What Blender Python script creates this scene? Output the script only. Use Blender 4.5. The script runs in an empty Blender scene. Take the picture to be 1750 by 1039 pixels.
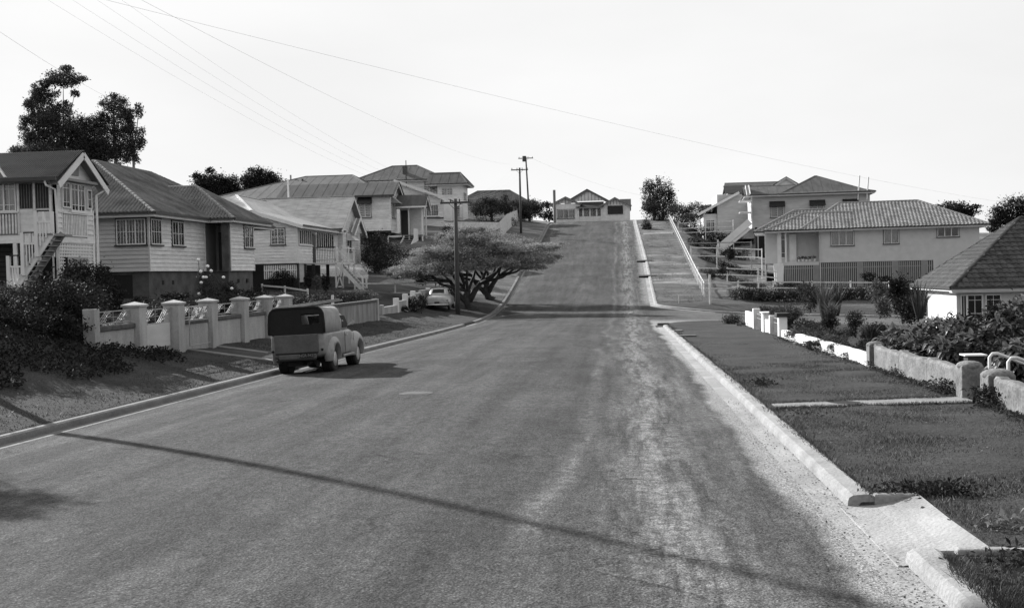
import bpy, bmesh, math, random
import numpy as np
from mathutils import Vector, Matrix
random.seed(7); RNG = np.random.default_rng(7)
SC = bpy.context.scene
R = math.radians
# ------------------------------------------------------------------ camera
FPX = 1900.0
cam_d = bpy.data.cameras.new('camera'); cam = bpy.data.objects.new('camera', cam_d)
SC.collection.objects.link(cam); SC.camera = cam
cam_d.sensor_width = 36.0; cam_d.lens = 36.0*FPX/1750.0
cam_d.clip_start = .1; cam_d.clip_end = 4000
CAM = Vector((0, 0, 2.15)); cam.location = CAM
ROLL = R(-1.3)
CR = Matrix.Rotation(R(5.69), 3, 'Z') @ Matrix.Rotation(R(90-1.56), 3, 'X') @ Matrix.Rotation(ROLL, 3, 'Z')
cam.rotation_euler = CR.to_euler()
def at(px, py, Y):
    d = CR @ Vector(((px-875)/FPX, -(py-519.5)/FPX, -1))
    return CAM + d*(Y/d.y)
# ------------------------------------------------------------------ sky, sun, exposure
SUN_EL, SUN_AZ = R(25.2), R(-48.7)          # azimuth from +Y towards +X
W = bpy.data.worlds.new('World'); SC.world = W; W.use_nodes = True
nt = W.node_tree; nt.nodes.clear()
def N(t, kind, **kw):
    n = t.nodes.new(kind)
    for k, v in kw.items():
        if k.startswith('i_'): n.inputs[k[2:].replace('_', ' ')].default_value = v
        else: setattr(n, k, v)
    return n
sky = N(nt, 'ShaderNodeTexSky', sky_type='NISHITA', sun_disc=False, sun_elevation=SUN_EL, sun_rotation=SUN_AZ, air_density=1.0, dust_density=2.5)
bw = N(nt, 'ShaderNodeRGBToBW'); nt.links.new(sky.outputs[0], bw.inputs[0])
tc = N(nt, 'ShaderNodeTexCoord')
mp = N(nt, 'ShaderNodeMapping'); mp.inputs['Scale'].default_value = (1, 1, 3.2); nt.links.new(tc.outputs['Generated'], mp.inputs[0])
cl = N(nt, 'ShaderNodeTexNoise'); cl.inputs['Scale'].default_value = 1.9; cl.inputs['Detail'].default_value = 6; nt.links.new(mp.outputs[0], cl.inputs['Vector'])
rmp = N(nt, 'ShaderNodeMapRange', i_From_Min=.35, i_From_Max=.7, i_To_Min=4.95, i_To_Max=4.3) ; rmp.clamp = True
nt.links.new(cl.outputs['Fac'], rmp.inputs['Value'])
mn = N(nt, 'ShaderNodeMath', operation='MINIMUM'); nt.links.new(bw.outputs[0], mn.inputs[0]); mn.inputs[1].default_value = 6
mx = N(nt, 'ShaderNodeMix', data_type='FLOAT', i_Factor=.12)
nt.links.new(rmp.outputs[0], mx.inputs['A']); nt.links.new(mn.outputs[0], mx.inputs['B'])
bg = N(nt, 'ShaderNodeBackground'); bg.inputs['Strength'].default_value = .1
nt.links.new(mx.outputs[0], bg.inputs['Color'])
wo = N(nt, 'ShaderNodeOutputWorld'); nt.links.new(bg.outputs[0], wo.inputs[0])
sd = bpy.data.lights.new('sun', 'SUN'); sun = bpy.data.objects.new('sun', sd); SC.collection.objects.link(sun)
sd.energy = 5.0; sd.angle = R(.75); sd.color = (1, 1, 1)
to_sun = Vector((math.sin(SUN_AZ)*math.cos(SUN_EL), math.cos(SUN_AZ)*math.cos(SUN_EL), math.sin(SUN_EL)))
sun.rotation_euler = to_sun.to_track_quat('Z', 'Y').to_euler(); sun.location = (-40, 60, 60)
vs = SC.view_settings; vs.view_transform = 'Standard'; vs.look = 'None'; vs.exposure = 1.0; vs.gamma = 1.0; vs.use_curve_mapping = False
SC.cycles.max_bounces = 6; SC.cycles.transparent_max_bounces = 12
# ------------------------------------------------------------------ materials (all grey: a black and white photograph)
MATS = {}
def mat(name, v, rough=.8, var=.12, scale=3.0, bump=0.0, bscale=30.0, metal=0.0, spec=.35, stretch=(1, 1, 1), rnd=.0, detail=5, fine=0.0, fscale=60):
    if name in MATS: return MATS[name]
    m = bpy.data.materials.new(name); m.use_nodes = True; t = m.node_tree
    b = t.nodes['Principled BSDF']; b.inputs['Roughness'].default_value = rough; b.inputs['Metallic'].default_value = metal
    b.inputs['Specular IOR Level'].default_value = spec if not name.endswith('foliage') else .12
    g = N(t, 'ShaderNodeNewGeometry'); mpn = N(t, 'ShaderNodeMapping'); mpn.inputs['Scale'].default_value = stretch
    t.links.new(g.outputs['Position'], mpn.inputs[0])
    n = N(t, 'ShaderNodeTexNoise'); n.inputs['Scale'].default_value = scale; n.inputs['Detail'].default_value = detail; n.inputs['Roughness'].default_value = .62
    t.links.new(mpn.outputs[0], n.inputs['Vector'])
    r = N(t, 'ShaderNodeMapRange', i_From_Min=.3, i_From_Max=.7, i_To_Min=v*(1-var), i_To_Max=v*(1+var)); r.clamp = True
    t.links.new(n.outputs['Fac'], r.inputs['Value']); out = r.outputs[0]
    if fine:
        n3 = N(t, 'ShaderNodeTexNoise'); n3.inputs['Scale'].default_value = fscale; n3.inputs['Detail'].default_value = 2
        t.links.new(g.outputs['Position'], n3.inputs['Vector'])
        r3 = N(t, 'ShaderNodeMapRange', i_From_Min=.3, i_From_Max=.7, i_To_Min=1-fine, i_To_Max=1+fine); t.links.new(n3.outputs['Fac'], r3.inputs['Value'])
        q = N(t, 'ShaderNodeMath', operation='MULTIPLY'); t.links.new(out, q.inputs[0]); t.links.new(r3.outputs[0], q.inputs[1]); out = q.outputs[0]
    if rnd:
        oi = N(t, 'ShaderNodeObjectInfo'); r2 = N(t, 'ShaderNodeMapRange', i_To_Min=1-rnd, i_To_Max=1+rnd)
        t.links.new(oi.outputs['Random'], r2.inputs['Value'])
        q = N(t, 'ShaderNodeMath', operation='MULTIPLY'); t.links.new(out, q.inputs[0]); t.links.new(r2.outputs[0], q.inputs[1]); out = q.outputs[0]
    t.links.new(out, b.inputs['Base Color'])
    if bump:
        n2 = N(t, 'ShaderNodeTexNoise'); n2.inputs['Scale'].default_value = bscale; n2.inputs['Detail'].default_value = 4
        t.links.new(g.outputs['Position'], n2.inputs['Vector'])
        bp = N(t, 'ShaderNodeBump'); bp.inputs['Strength'].default_value = bump; bp.inputs['Distance'].default_value = .03
        t.links.new(n2.outputs['Fac'], bp.inputs['Height']); t.links.new(bp.outputs[0], b.inputs['Normal'])
    MATS[name] = m; return m
def leafmat(name, v, var=.45, rough=.75, trans=.25, scale=.8):
    if name in MATS: return MATS[name]
    m = mat(name, v, rough, var, scale, spec=.4); t = m.node_tree; b = t.nodes['Principled BSDF']
    geo = N(t, 'ShaderNodeNewGeometry'); r2 = N(t, 'ShaderNodeMapRange', i_To_Min=.6, i_To_Max=1.5)
    t.links.new(geo.outputs['Random Per Island'], r2.inputs['Value'])
    src = b.inputs['Base Color'].links[0].from_socket
    q = N(t, 'ShaderNodeMath', operation='MULTIPLY'); t.links.new(src, q.inputs[0]); t.links.new(r2.outputs[0], q.inputs[1])
    t.links.new(q.outputs[0], b.inputs['Base Color'])
    tr = N(t, 'ShaderNodeBsdfTranslucent'); t.links.new(q.outputs[0], tr.inputs[0])
    ms = N(t, 'ShaderNodeMixShader'); ms.inputs[0].default_value = trans
    t.links.new(b.outputs[0], ms.inputs[1]); t.links.new(tr.outputs[0], ms.inputs[2])
    t.links.new(ms.outputs[0], t.nodes['Material Output'].inputs[0]); return m
def glassmat(name, tint=.6, fac=.35):
    m = bpy.data.materials.new(name); m.use_nodes = True; t = m.node_tree; t.nodes.clear()
    a = N(t, 'ShaderNodeBsdfTransparent'); a.inputs[0].default_value = (tint,)*3+(1,)
    g = N(t, 'ShaderNodeBsdfGlossy'); g.inputs['Roughness'].default_value = .03; g.inputs[0].default_value = (.8, .8, .8, 1)
    lw = N(t, 'ShaderNodeFresnel'); lw.inputs[0].default_value = 1.5
    ms = N(t, 'ShaderNodeMixShader'); t.links.new(lw.outputs[0], ms.inputs[0]); t.links.new(a.outputs[0], ms.inputs[1]); t.links.new(g.outputs[0], ms.inputs[2])
    o = N(t, 'ShaderNodeOutputMaterial'); t.links.new(ms.outputs[0], o.inputs[0]); MATS[name] = m; return m
M_white = mat('white_paint', .60, .55, .08, 2, rnd=.04)
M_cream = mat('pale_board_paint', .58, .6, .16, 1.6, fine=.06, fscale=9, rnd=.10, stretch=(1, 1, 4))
M_cream2 = mat('grey_and_shaded_boards', .40, .6, .12, 1.2, rnd=.08, stretch=(1, 1, 4))
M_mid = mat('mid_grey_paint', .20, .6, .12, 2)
M_trim = mat('dark_trim_paint', .035, .5, .2, 3)
M_dark = mat('dark_timber', .022, .8, .3, 4)
M_inner = mat('interior_shade', .012, .9, .2, 2)  # near-black stands for the shade inside rooms, openings and under floors
M_brick = mat('dark_rendered_base', .075, .9, .45, 1.4, bump=.4)
M_conc = mat('pale_concrete', .30, .9, .22, 2.5, bump=.35, bscale=40, fine=.12)
M_render = mat('weathered_render', .30, .9, .28, 1.6, bump=.4, bscale=18, stretch=(1, 1, .35), fine=.1, fscale=25)
M_stone = mat('stained_cement', .135, .95, .38, 3.2, bump=.6, bscale=14, fine=.25, fscale=22)
M_coping = mat('dark_stained_coping', .07, .9, .4, 5)
M_fibro = mat('weathered_ribbed_roofing', .12, .95, .45, .9, stretch=(1, 1, 1), fine=.15, fscale=8)
M_cap = mat('mortar_capping', .17, .9, .3, 6, bump=.4)
M_iron = mat('pale_roof_iron', .33, .5, .34, 1.1, spec=.5, stretch=(1, 4, 1))
M_iron_d = mat('dark_roof_iron', .040, .9, .3, .9, spec=.08, stretch=(1, 3, 1))
M_iron_m = mat('mid_roof_iron', .085, .85, .25, .7, spec=.12, stretch=(3, 1, 1))
M_tile = mat('terracotta_tile', .050, .8, .4, 3, rnd=.3, bump=.3, fine=.2, fscale=30)
M_tile2 = mat('pale_cement_tile', .19, .8, .4, 1.2, rnd=.1, fine=.25, fscale=6)
M_fence = mat('weathered_white_rail', .5, .8, .25, 4)
M_pole = mat('weathered_hardwood_pole', .055, .9, .35, 6, stretch=(1, 1, .1), bump=.4)
M_curt = mat('pale_curtain', .42, .9, .15, 3)
M_bark = mat('grey_bark', .05, .95, .4, 5, bump=.6)
M_bark2 = mat('pale_gum_bark', .14, .9, .4, 3)
M_soil = mat('dry_soil', .12, 1, .3, 3, bump=.5)
M_metal = mat('painted_pipe', .5, .4, .1, 5)
M_iront = mat('white_wrought_iron', .26, .6, .2, 8)
M_wire = mat('wire_dark', .6, .5, .05, 1)
M_glass = glassmat('window_glass', .88)
L_dark = leafmat('dark_foliage', .020)
L_mid = leafmat('mid_foliage', .045)
L_light = leafmat('light_foliage', .095)
L_gum = leafmat('gum_foliage', .050, trans=.25)
L_gloss = leafmat('glossy_leaf', .12, rough=.32, trans=.2, scale=2)
M_petal = mat('white_petal', .7, .7, .05, 3)
# ------------------------------------------------------------------ mesh helpers
class MB:
    def __init__(s): s.v = []; s.f = []
    def add(s, vs_, fs):
        k = len(s.v); s.v += [tuple(p) for p in vs_]; s.f += [tuple(i+k for i in q) for q in fs]
    def hexa(s, c):
        s.add(c, [(0, 3, 2, 1), (4, 5, 6, 7), (0, 1, 5, 4), (1, 2, 6, 5), (2, 3, 7, 6), (3, 0, 4, 7)])
    def box(s, x0, x1, y0, y1, z0, z1):
        s.hexa([(x0, y0, z0), (x1, y0, z0), (x1, y1, z0), (x0, y1, z0), (x0, y0, z1), (x1, y0, z1), (x1, y1, z1), (x0, y1, z1)])
    def bar(s, a, b, w, h, up=Vector((0, 0, 1))):
        a, b = Vector(a), Vector(b); d = (b-a).normalized(); sd_ = d.cross(Vector(up))
        if sd_.length < 1e-4: sd_ = d.cross(Vector((1, 0, 0)))
        sd_.normalize(); u = sd_.cross(d); sd_ *= w/2; u = u*h/2
        s.hexa([a-sd_-u, a+sd_-u, a+sd_+u, a-sd_+u, b-sd_-u, b+sd_-u, b+sd_+u, b-sd_+u])
    def tube(s, pts, rad, n=8, cap=True):
        pts = [Vector(p) for p in pts]
        if not hasattr(rad, '__len__'): rad = [rad]*len(pts)
        vs_ = []; fs = []; prev = None
        for i, p in enumerate(pts):
            d = (pts[min(i+1, len(pts)-1)]-pts[max(i-1, 0)]).normalized()
            if prev is None:
                a = d.cross(Vector((0, 0, 1)));
                if a.length < .05: a = d.cross(Vector((1, 0, 0)))
            else: a = prev - d*prev.dot(d)
            a.normalize(); prev = a; b = d.cross(a)
            for j in range(n):
                t = 2*math.pi*j/n; vs_.append(p+(a*math.cos(t)+b*math.sin(t))*rad[i])
        for i in range(len(pts)-1):
            for j in range(n):
                k = (j+1) % n; fs.append((i*n+j, i*n+k, (i+1)*n+k, (i+1)*n+j))
        if cap: fs.append(tuple(range(n-1, -1, -1))); fs.append(tuple((len(pts)-1)*n+j for j in range(n)))
        s.add(vs_, fs)
    def prism(s, poly, ext):
        n = len(poly); ext = Vector(ext); a = [Vector(p) for p in poly]
        s.add(a+[p+ext for p in a], [tuple(range(n-1, -1, -1)), tuple(range(n, 2*n))]+[(i, (i+1) % n, n+(i+1) % n, n+i) for i in range(n)])
    def ball(s, c, r, n=8, m=6, sq=(1, 1, 1)):
        vs_ = []; fs = []
        for i in range(m+1):
            th = math.pi*i/m
            for j in range(n):
                ph = 2*math.pi*j/n; vs_.append((c[0]+r*sq[0]*math.sin(th)*math.cos(ph), c[1]+r*sq[1]*math.sin(th)*math.sin(ph), c[2]+r*sq[2]*math.cos(th)))
        for i in range(m):
            for j in range(n):
                k = (j+1) % n; fs.append((i*n+j, (i+1)*n+j, (i+1)*n+k, i*n+k))
        s.add(vs_, fs)
    def build(s, name, m, parent=None, smooth=False, bevel=0, base=None, solid=0):
        me = bpy.data.meshes.new(name)
        L = rootloc(parent) if parent else (Vector(base) if base is not None else Vector((0, 0, 0)))
        kf = FAR.get(rootof(parent).name, 1.0) if parent else 1.0
        if kf != 1.0: s.v = [(p[0]*kf, p[1]*kf, 2.15+(p[2]-2.15)*kf) for p in s.v]
        me.from_pydata([(p[0]-L.x, p[1]-L.y, p[2]-L.z) for p in s.v], [], s.f)
        bm = bmesh.new(); bm.from_mesh(me); bmesh.ops.remove_doubles(bm, verts=bm.verts, dist=1e-5); bmesh.ops.recalc_face_normals(bm, faces=bm.faces); bm.to_mesh(me); bm.free()
        if smooth: me.shade_smooth()
        me.materials.append(m)
        o = bpy.data.objects.new(name, me); SC.collection.objects.link(o)
        if parent: o.parent = parent
        elif base is not None: o.location = base
        if bevel:
            b = o.modifiers.new('b', 'BEVEL'); b.width = bevel; b.segments = 2; b.limit_method = 'ANGLE'
        if solid:
            b = o.modifiers.new('s', 'SOLIDIFY'); b.thickness = solid; b.offset = -1
        return o
FAR = {}
def rootof(o):
    while o.parent: o = o.parent
    return o
def rootloc(o):
    while o.parent: o = o.parent
    return Vector(o.location)
def thing(name, loc, label, cat, group=None, rz=0, far=1.0):
    o = bpy.data.objects.new(name, None); SC.collection.objects.link(o)
    if far != 1.0: FAR[o.name] = far; loc = (loc[0]*far, loc[1]*far, 2.15+(loc[2]-2.15)*far)
    o.location = loc; o.rotation_euler = (0, 0, rz)
    o.empty_display_size = .3
    return tag(o, label, cat, group)
def tag(o, label=None, cat=None, group=None, kind=None):
    if label: o['label'] = label
    if cat: o['category'] = cat
    if group: o['group'] = group
    if kind: o['kind'] = kind
    return o
def settle(*rs):
    for o in rs: x, y, z = o.location; o.location = (x, y*1.005+.0992*x, z)
def copy_part(o, dloc, parent=None):
    c = o.copy(); SC.collection.objects.link(c); c.parent = parent or o.parent; c.location = Vector(o.location)+Vector(dloc)*(FAR.get(rootof(o).name, 1.0) if o.parent else 1.0); return c
def copy_tree(o, loc=None, rz=None, parent=None, label=None):
    c = o.copy(); SC.collection.objects.link(c)
    if parent: c.parent = parent
    if loc is not None: c.location = loc
    if rz is not None: c.rotation_euler = (0, 0, rz)
    if label: c['label'] = label
    for ch in o.children: copy_tree(ch, parent=c)
    return c
def B(name, m, parent, x0, x1, y0, y1, z0, z1, bevel=0):
    b = MB(); b.box(x0, x1, y0, y1, z0, z1); return b.build(name, m, parent, bevel=bevel)
class Fr:                                    # a wall's own frame: u along it, v up, n outwards
    def __init__(s, O, u, n): s.O = Vector(O); s.u = Vector(u).normalized(); s.n = Vector(n).normalized()
    def p(s, u, v, n=0): return s.O+s.u*u+Vector((0, 0, v))+s.n*n
    def box(s, mb, u0, u1, v0, v1, n0, n1):
        mb.hexa([s.p(u0, v0, n0), s.p(u1, v0, n0), s.p(u1, v0, n1), s.p(u0, v0, n1), s.p(u0, v1, n0), s.p(u1, v1, n0), s.p(u1, v1, n1), s.p(u0, v1, n1)])
    def B(s, name, m, parent, *a, bevel=0):
        b = MB(); s.box(b, *a); return b.build(name, m, parent, bevel=bevel)
def clad(root, fr, u0, u1, v0, v1, m=None, pitch=.19, corner=True, back=True):
    """lapped weatherboards, each its own object, over a backing wall"""
    m = m or M_cream
    if back: fr.B('wall', m, root, u0, u1, v0, v1, -.12, 0)
    n = max(1, int(round((v1-v0)/pitch))); h = (v1-v0)/n
    b = MB(); b.hexa([fr.p(u0, v0, .002), fr.p(u1, v0, .002), fr.p(u1, v0, .046), fr.p(u0, v0, .046),
                      fr.p(u0, v0+h*1.0, .002), fr.p(u1, v0+h, .002), fr.p(u1, v0+h, .012), fr.p(u0, v0+h, .012)])
    o = b.build('weatherboard', m, root)
    for i in range(1, n): copy_part(o, (0, 0, i*h))
    if corner:
        for a in (u0, u1): fr.B('corner_board', m, root, a-.04, a+.04, v0-.01, v1, .004, .045)
def window(root, fr, u, v, w, h, sashes=2, bars=(1, 2), curtain=True, frame=None, hood=False, sill=True, trim=True, top=0.0):
    """frame > sash bars, pane, curtain, sill. bars=(vertical, horizontal) glazing bars in each sash"""
    frame = frame or M_white; t = .05
    b = MB()
    fr.box(b, u, u+w, v, v+t, .012, .09); fr.box(b, u, u+w, v+h-t, v+h, .012, .09)
    fr.box(b, u, u+t, v+t, v+h-t, .012, .09); fr.box(b, u+w-t, u+w, v+t, v+h-t, .012, .09)
    wf = b.build('window', frame, root)
    b = MB(); sw = (w-2*t)/sashes
    for i in range(sashes):
        a = u+t+i*sw
        if i: fr.box(b, a-.03, a+.03, v+t, v+h-t, .02, .095)
        for k in range(bars[0]):
            x = a+sw*(k+1)/(bars[0]+1); fr.box(b, x-.011, x+.011, v+t, v+h-t, .05, .078)
        for k in range(bars[1]):
            z = v+t+(h-2*t)*((.2, .8)[k] if bars[1] == 2 else (k+1)/(bars[1]+1))
            fr.box(b, a+.03, a+sw-.03, z-.011, z+.011, .052, .076)
    if b.v: b.build('glazing_bars', frame, wf)
    fr.B('pane', M_glass, wf, u+t, u+w-t, v+t, v+h-t, .060, .064)
    fr.B('room_shade', M_inner, wf, u+t, u+w-t, v+t, v+h-t, .013, .02)  # dark sheet behind the pane stands for the unlit room
    if curtain:
        for i in range(sashes):
            a = u+t+i*sw+.04; b = MB(); n = 9; pts = []; ww = (sw-.08)*(.95 if curtain is True else curtain)
            for k in range(n+1): pts.append((a+ww*k/n, .034+.009*math.sin(k*2.1+i)))
            vs_ = [fr.p(x, v+t+.02, y) for x, y in pts]+[fr.p(x, v+h-t-.02, y) for x, y in pts]
            b.add(vs_, [(k, k+1, n+2+k, n+1+k) for k in range(n)]); b.build('curtain', M_curt, wf)
    if sill: fr.B('sill', M_trim if trim else frame, wf, u-.1, u+w+.1, v-.07, v-.001, .012, .14)
    if trim:
        b = MB(); fr.box(b, u-.05, u-.002, v, v+h+.05, .012, .07); fr.box(b, u+w+.002, u+w+.05, v, v+h+.05, .012, .07); fr.box(b, u, u+w, v+h+.002, v+h+.05, .012, .07)
        b.build('window_trim', M_trim, wf)
    if hood:
        b = MB(); q = .12
        b.add([fr.p(u-q, v+h+.25, .05), fr.p(u+w+q, v+h+.25, .05), fr.p(u+w+q, v+h-.35, .75), fr.p(u-q, v+h-.35, .75),
               fr.p(u-q, v+h-.35, .05), fr.p(u+w+q, v+h-.35, .05)], [(0, 1, 2, 3), (0, 3, 4), (1, 5, 2)])
        b.build('window_hood', M_dark if hood is True else hood, wf, solid=.02)
    return wf
def clip_range(P2, s):
    ts = []
    n = len(P2)
    for i in range(n):
        (s0, t0), (s1, t1) = P2[i], P2[(i+1) % n]
        if abs(s1-s0) < 1e-9: 
            if abs(s-s0) < 1e-6: ts += [t0, t1]
            continue
        k = (s-s0)/(s1-s0)
        if -1e-6 <= k <= 1+1e-6: ts.append(t0+k*(t1-t0))
    return (min(ts), max(ts)) if ts else None
def plane_axes(poly):
    P = [Vector(p) for p in poly]; nrm = (P[1]-P[0]).cross(P[2]-P[0])
    if nrm.length < 1e-6: nrm = (P[1]-P[0]).cross(P[3]-P[0])
    nrm.normalize()
    if nrm.z < 0: nrm = -nrm
    s = Vector((0, 0, 1)).cross(nrm).normalized(); t = nrm.cross(s).normalized()
    O = P[0]; return P, O, s, t, nrm
def ribbed(root, poly, m, pitch=.15, amp=.025, k=4, name='roof_slope'):
    P, O, s, t, n = plane_axes(poly); P2 = [((p-O).dot(s), (p-O).dot(t)) for p in P]
    s0 = min(a for a, _ in P2); s1 = max(a for a, _ in P2); st = pitch/k; c = int((s1-s0)/st)+1; lo = []; hi = []
    for i in range(c+1):
        x = s0+(s1-s0)*i/c; r = clip_range(P2, min(max(x, s0+1e-4), s1-1e-4))
        if not r: continue
        d = n*(amp*math.cos(2*math.pi*x/pitch)+.03)
        lo.append(O+s*x+t*r[0]+d); hi.append(O+s*x+t*r[1]+d)
    b = MB(); q = len(lo); b.add(lo+hi, [(i, i+1, q+i+1, q+i) for i in range(q-1)])
    return b.build(name, m, root, smooth=False, solid=.015)
def flat_slope(root, poly, m, name='roof_slope', seams=0, th=.05):
    P, O, s, t, n = plane_axes(poly); b = MB(); b.prism([p+n*.03 for p in P], -n*th); o = b.build(name, m, root)
    if seams:
        P2 = [((p-O).dot(s), (p-O).dot(t)) for p in P]; s0 = min(a for a, _ in P2); s1 = max(a for a, _ in P2); x = s0+seams/2
        while x < s1:
            r = clip_range(P2, x)
            if r and r[1]-r[0] > .3: b = MB(); b.bar(O+s*x+t*(r[0]+.02)+n*.033, O+s*x+t*(r[1]-.03)+n*.033, .035, .014, n); b.build('roof_rib', m, root)
            x += seams
    return o
def tile_mesh(s, t, n, tw, th):
    b = MB(); k = 5; prof = [0, .035, .045, .02, .0]
    lo = []; hi = []; un = []
    for i in range(k):
        x = -tw/2+tw*i/(k-1); z = prof[i]
        lo.append(s*x+t*(-th/2-.03)+n*(z+.05)); hi.append(s*x+t*(th/2)+n*(z+.012)); un.append(s*x+t*(-th/2-.03)+n*(z+.02))
    b.add(lo+hi+un, [(i, i+1, k+i+1, k+i) for i in range(k-1)]+[(2*k+i, 2*k+i+1, i+1, i) for i in range(k-1)])
    return b
def tiled(root, poly, m, tw=.3, th=.33, single=0, test=None, m_under=None):
    """single>0: that many tiles become parts, the rest one stuff mesh"""
    P, O, s, t, n = plane_axes(poly); b = MB(); b.prism([p+n*.005 for p in P], -n*.04); b.build('roof_slope', m_under or m, root)
    P2 = [((p-O).dot(s), (p-O).dot(t)) for p in P]; s0 = min(a for a, _ in P2); s1 = max(a for a, _ in P2)
    t0 = min(a for _, a in P2); t1 = max(a for _, a in P2)
    tm = tile_mesh(s, t, n, tw*.985, th); rest = MB(); proto = None; cnt = 0
    L = rootloc(root); rows = int((t1-t0)/th); cols = int((s1-s0)/tw)
    for j in range(rows+1):
        for i in range(cols+1):
            x = s0+(i+.5)*tw; y = t0+(j+.5)*th; r = clip_range(P2, x)
            if not r or y < r[0]-.01 or y > r[1]-th*.1: continue
            c = O+s*x+t*y
            jit = n*random.uniform(-.004, .004)
            if cnt < single and (test is None or test(c)):
                if proto is None:
                    mm = MB(); mm.add(tm.v, tm.f); proto = mm.build('tile', m, None); proto.parent = root; proto.location = c+jit-L
                else: q = copy_part(proto, (0, 0, 0)); q.location = c+jit-L
                cnt += 1
            else: rest.add([Vector(v)+c+jit for v in tm.v], tm.f)
    if rest.v: tag(rest.build('small_roof_tiles', m, root), kind='stuff')
def caps(root, a, b_, m, r=.13, step=.36, name='ridge_cap', scallop=True):
    a, b_ = Vector(a), Vector(b_); L = (b_-a).length; n = max(1, int(L/step)); mb = MB(); d = (b_-a).normalized()
    if not scallop: n = 1
    sd_ = d.cross(Vector((0, 0, 1))).normalized(); up = sd_.cross(d)
    for i in range(n):
        p = a+d*(L*i/n); q = a+d*(L*(i+1)/n+.02); k = 6; v = []
        for P_, rr in ((p, r*1.12 if scallop else r), (q, r)):
            for j in range(k+1):
                w = math.pi*j/k; v.append(P_+sd_*math.cos(w)*rr+up*(math.sin(w)*rr*.75-.02))
        mb.add(v, [(j, j+1, k+2+j, k+1+j) for j in range(k)]+[tuple(range(k+1)), tuple(range(2*k+1, k, -1))])
    return mb.build(name, m, root)
def hip_roof(root, x0, x1, y0, y1, ze, zr, m, style='rib', axis='x', i0=None, i1=None, capm=None, pitch=.15, fascia=M_white, single=0, test=None, amp=.025, seams=0, gable0=False, gable1=False, hips=True, soffit=True, cap_r=.12):
    """rectangular roof; ridge along axis, inset i0/i1 at its ends (0 = gable)"""
    capm = capm or m
    if axis == 'x':
        h = (y1-y0)/2; i0 = h if i0 is None else i0; i1 = h if i1 is None else i1
        a = Vector((x0+i0, (y0+y1)/2, zr)); c = Vector((x1-i1, (y0+y1)/2, zr))
        faces = [[(x0, y0, ze), (x1, y0, ze), c, a], [(x1, y1, ze), (x0, y1, ze), a, c]]
        if i0 > .01: faces.append([(x0, y1, ze), (x0, y0, ze), a])
        if i1 > .01: faces.append([(x1, y0, ze), (x1, y1, ze), c])
    else:
        h = (x1-x0)/2; i0 = h if i0 is None else i0; i1 = h if i1 is None else i1
        a = Vector(((x0+x1)/2, y0+i0, zr)); c = Vector(((x0+x1)/2, y1-i1, zr))
        faces = [[(x1, y0, ze), (x1, y1, ze), c, a], [(x0, y1, ze), (x0, y0, ze), a, c]]
        if i0 > .01: faces.append([(x0, y0, ze), (x1, y0, ze), a])
        if i1 > .01: faces.append([(x1, y1, ze), (x0, y1, ze), c])
    for f in faces:
        f = [Vector(p) for p in f]
        if len(f) == 4 and (f[2]-f[3]).length < .01: f = f[:3]
        if style == 'rib': ribbed(root, f, m, pitch, amp)
        elif style == 'tile':
            tiled(root, f, m, single=single, test=test)
        else: flat_slope(root, f, m, seams=seams)
    if (c-a).length > .1: caps(root, a, c, capm, r=cap_r, scallop=style != 'flat')
    if hips:
        for (P_, Q, ins) in (((x0, y0, ze), a, i0), ((x1, y1, ze), c, i1), ((x0, y1, ze), a if axis == 'x' else c, i0 if axis == 'x' else i1), ((x1, y0, ze), c if axis == 'x' else a, i1 if axis == 'x' else i0)):
            if ins > .01: caps(root, P_, Q, capm, r=cap_r, name='hip_cap', scallop=style != 'flat')
    b = MB(); t = .03
    b.box(x0, x1, y0+.02, y0+t+.02, ze-.20, ze+.0); b.box(x0, x1, y1-t-.02, y1-.02, ze-.2, ze+.0)
    b.box(x0+.02, x0+t+.02, y0+.05, y1-.05, ze-.2, ze); b.box(x1-t-.02, x1-.02, y0+.05, y1-.05, ze-.2, ze)
    b.build('fascia', fascia, root)
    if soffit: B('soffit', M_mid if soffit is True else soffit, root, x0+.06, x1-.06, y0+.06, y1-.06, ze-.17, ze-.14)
    b = MB()
    for p, q in (((x0, y0-.05), (x1, y0-.05)), ((x1+.05, y0), (x1+.05, y1)), ((x0-.05, y0), (x0-.05, y1))):
        b.bar((p[0], p[1], ze-.03), (q[0], q[1], ze-.03), .1, .1)
    b.build('gutter', M_trim if fascia is M_white else fascia, root)
    return a, c
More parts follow.
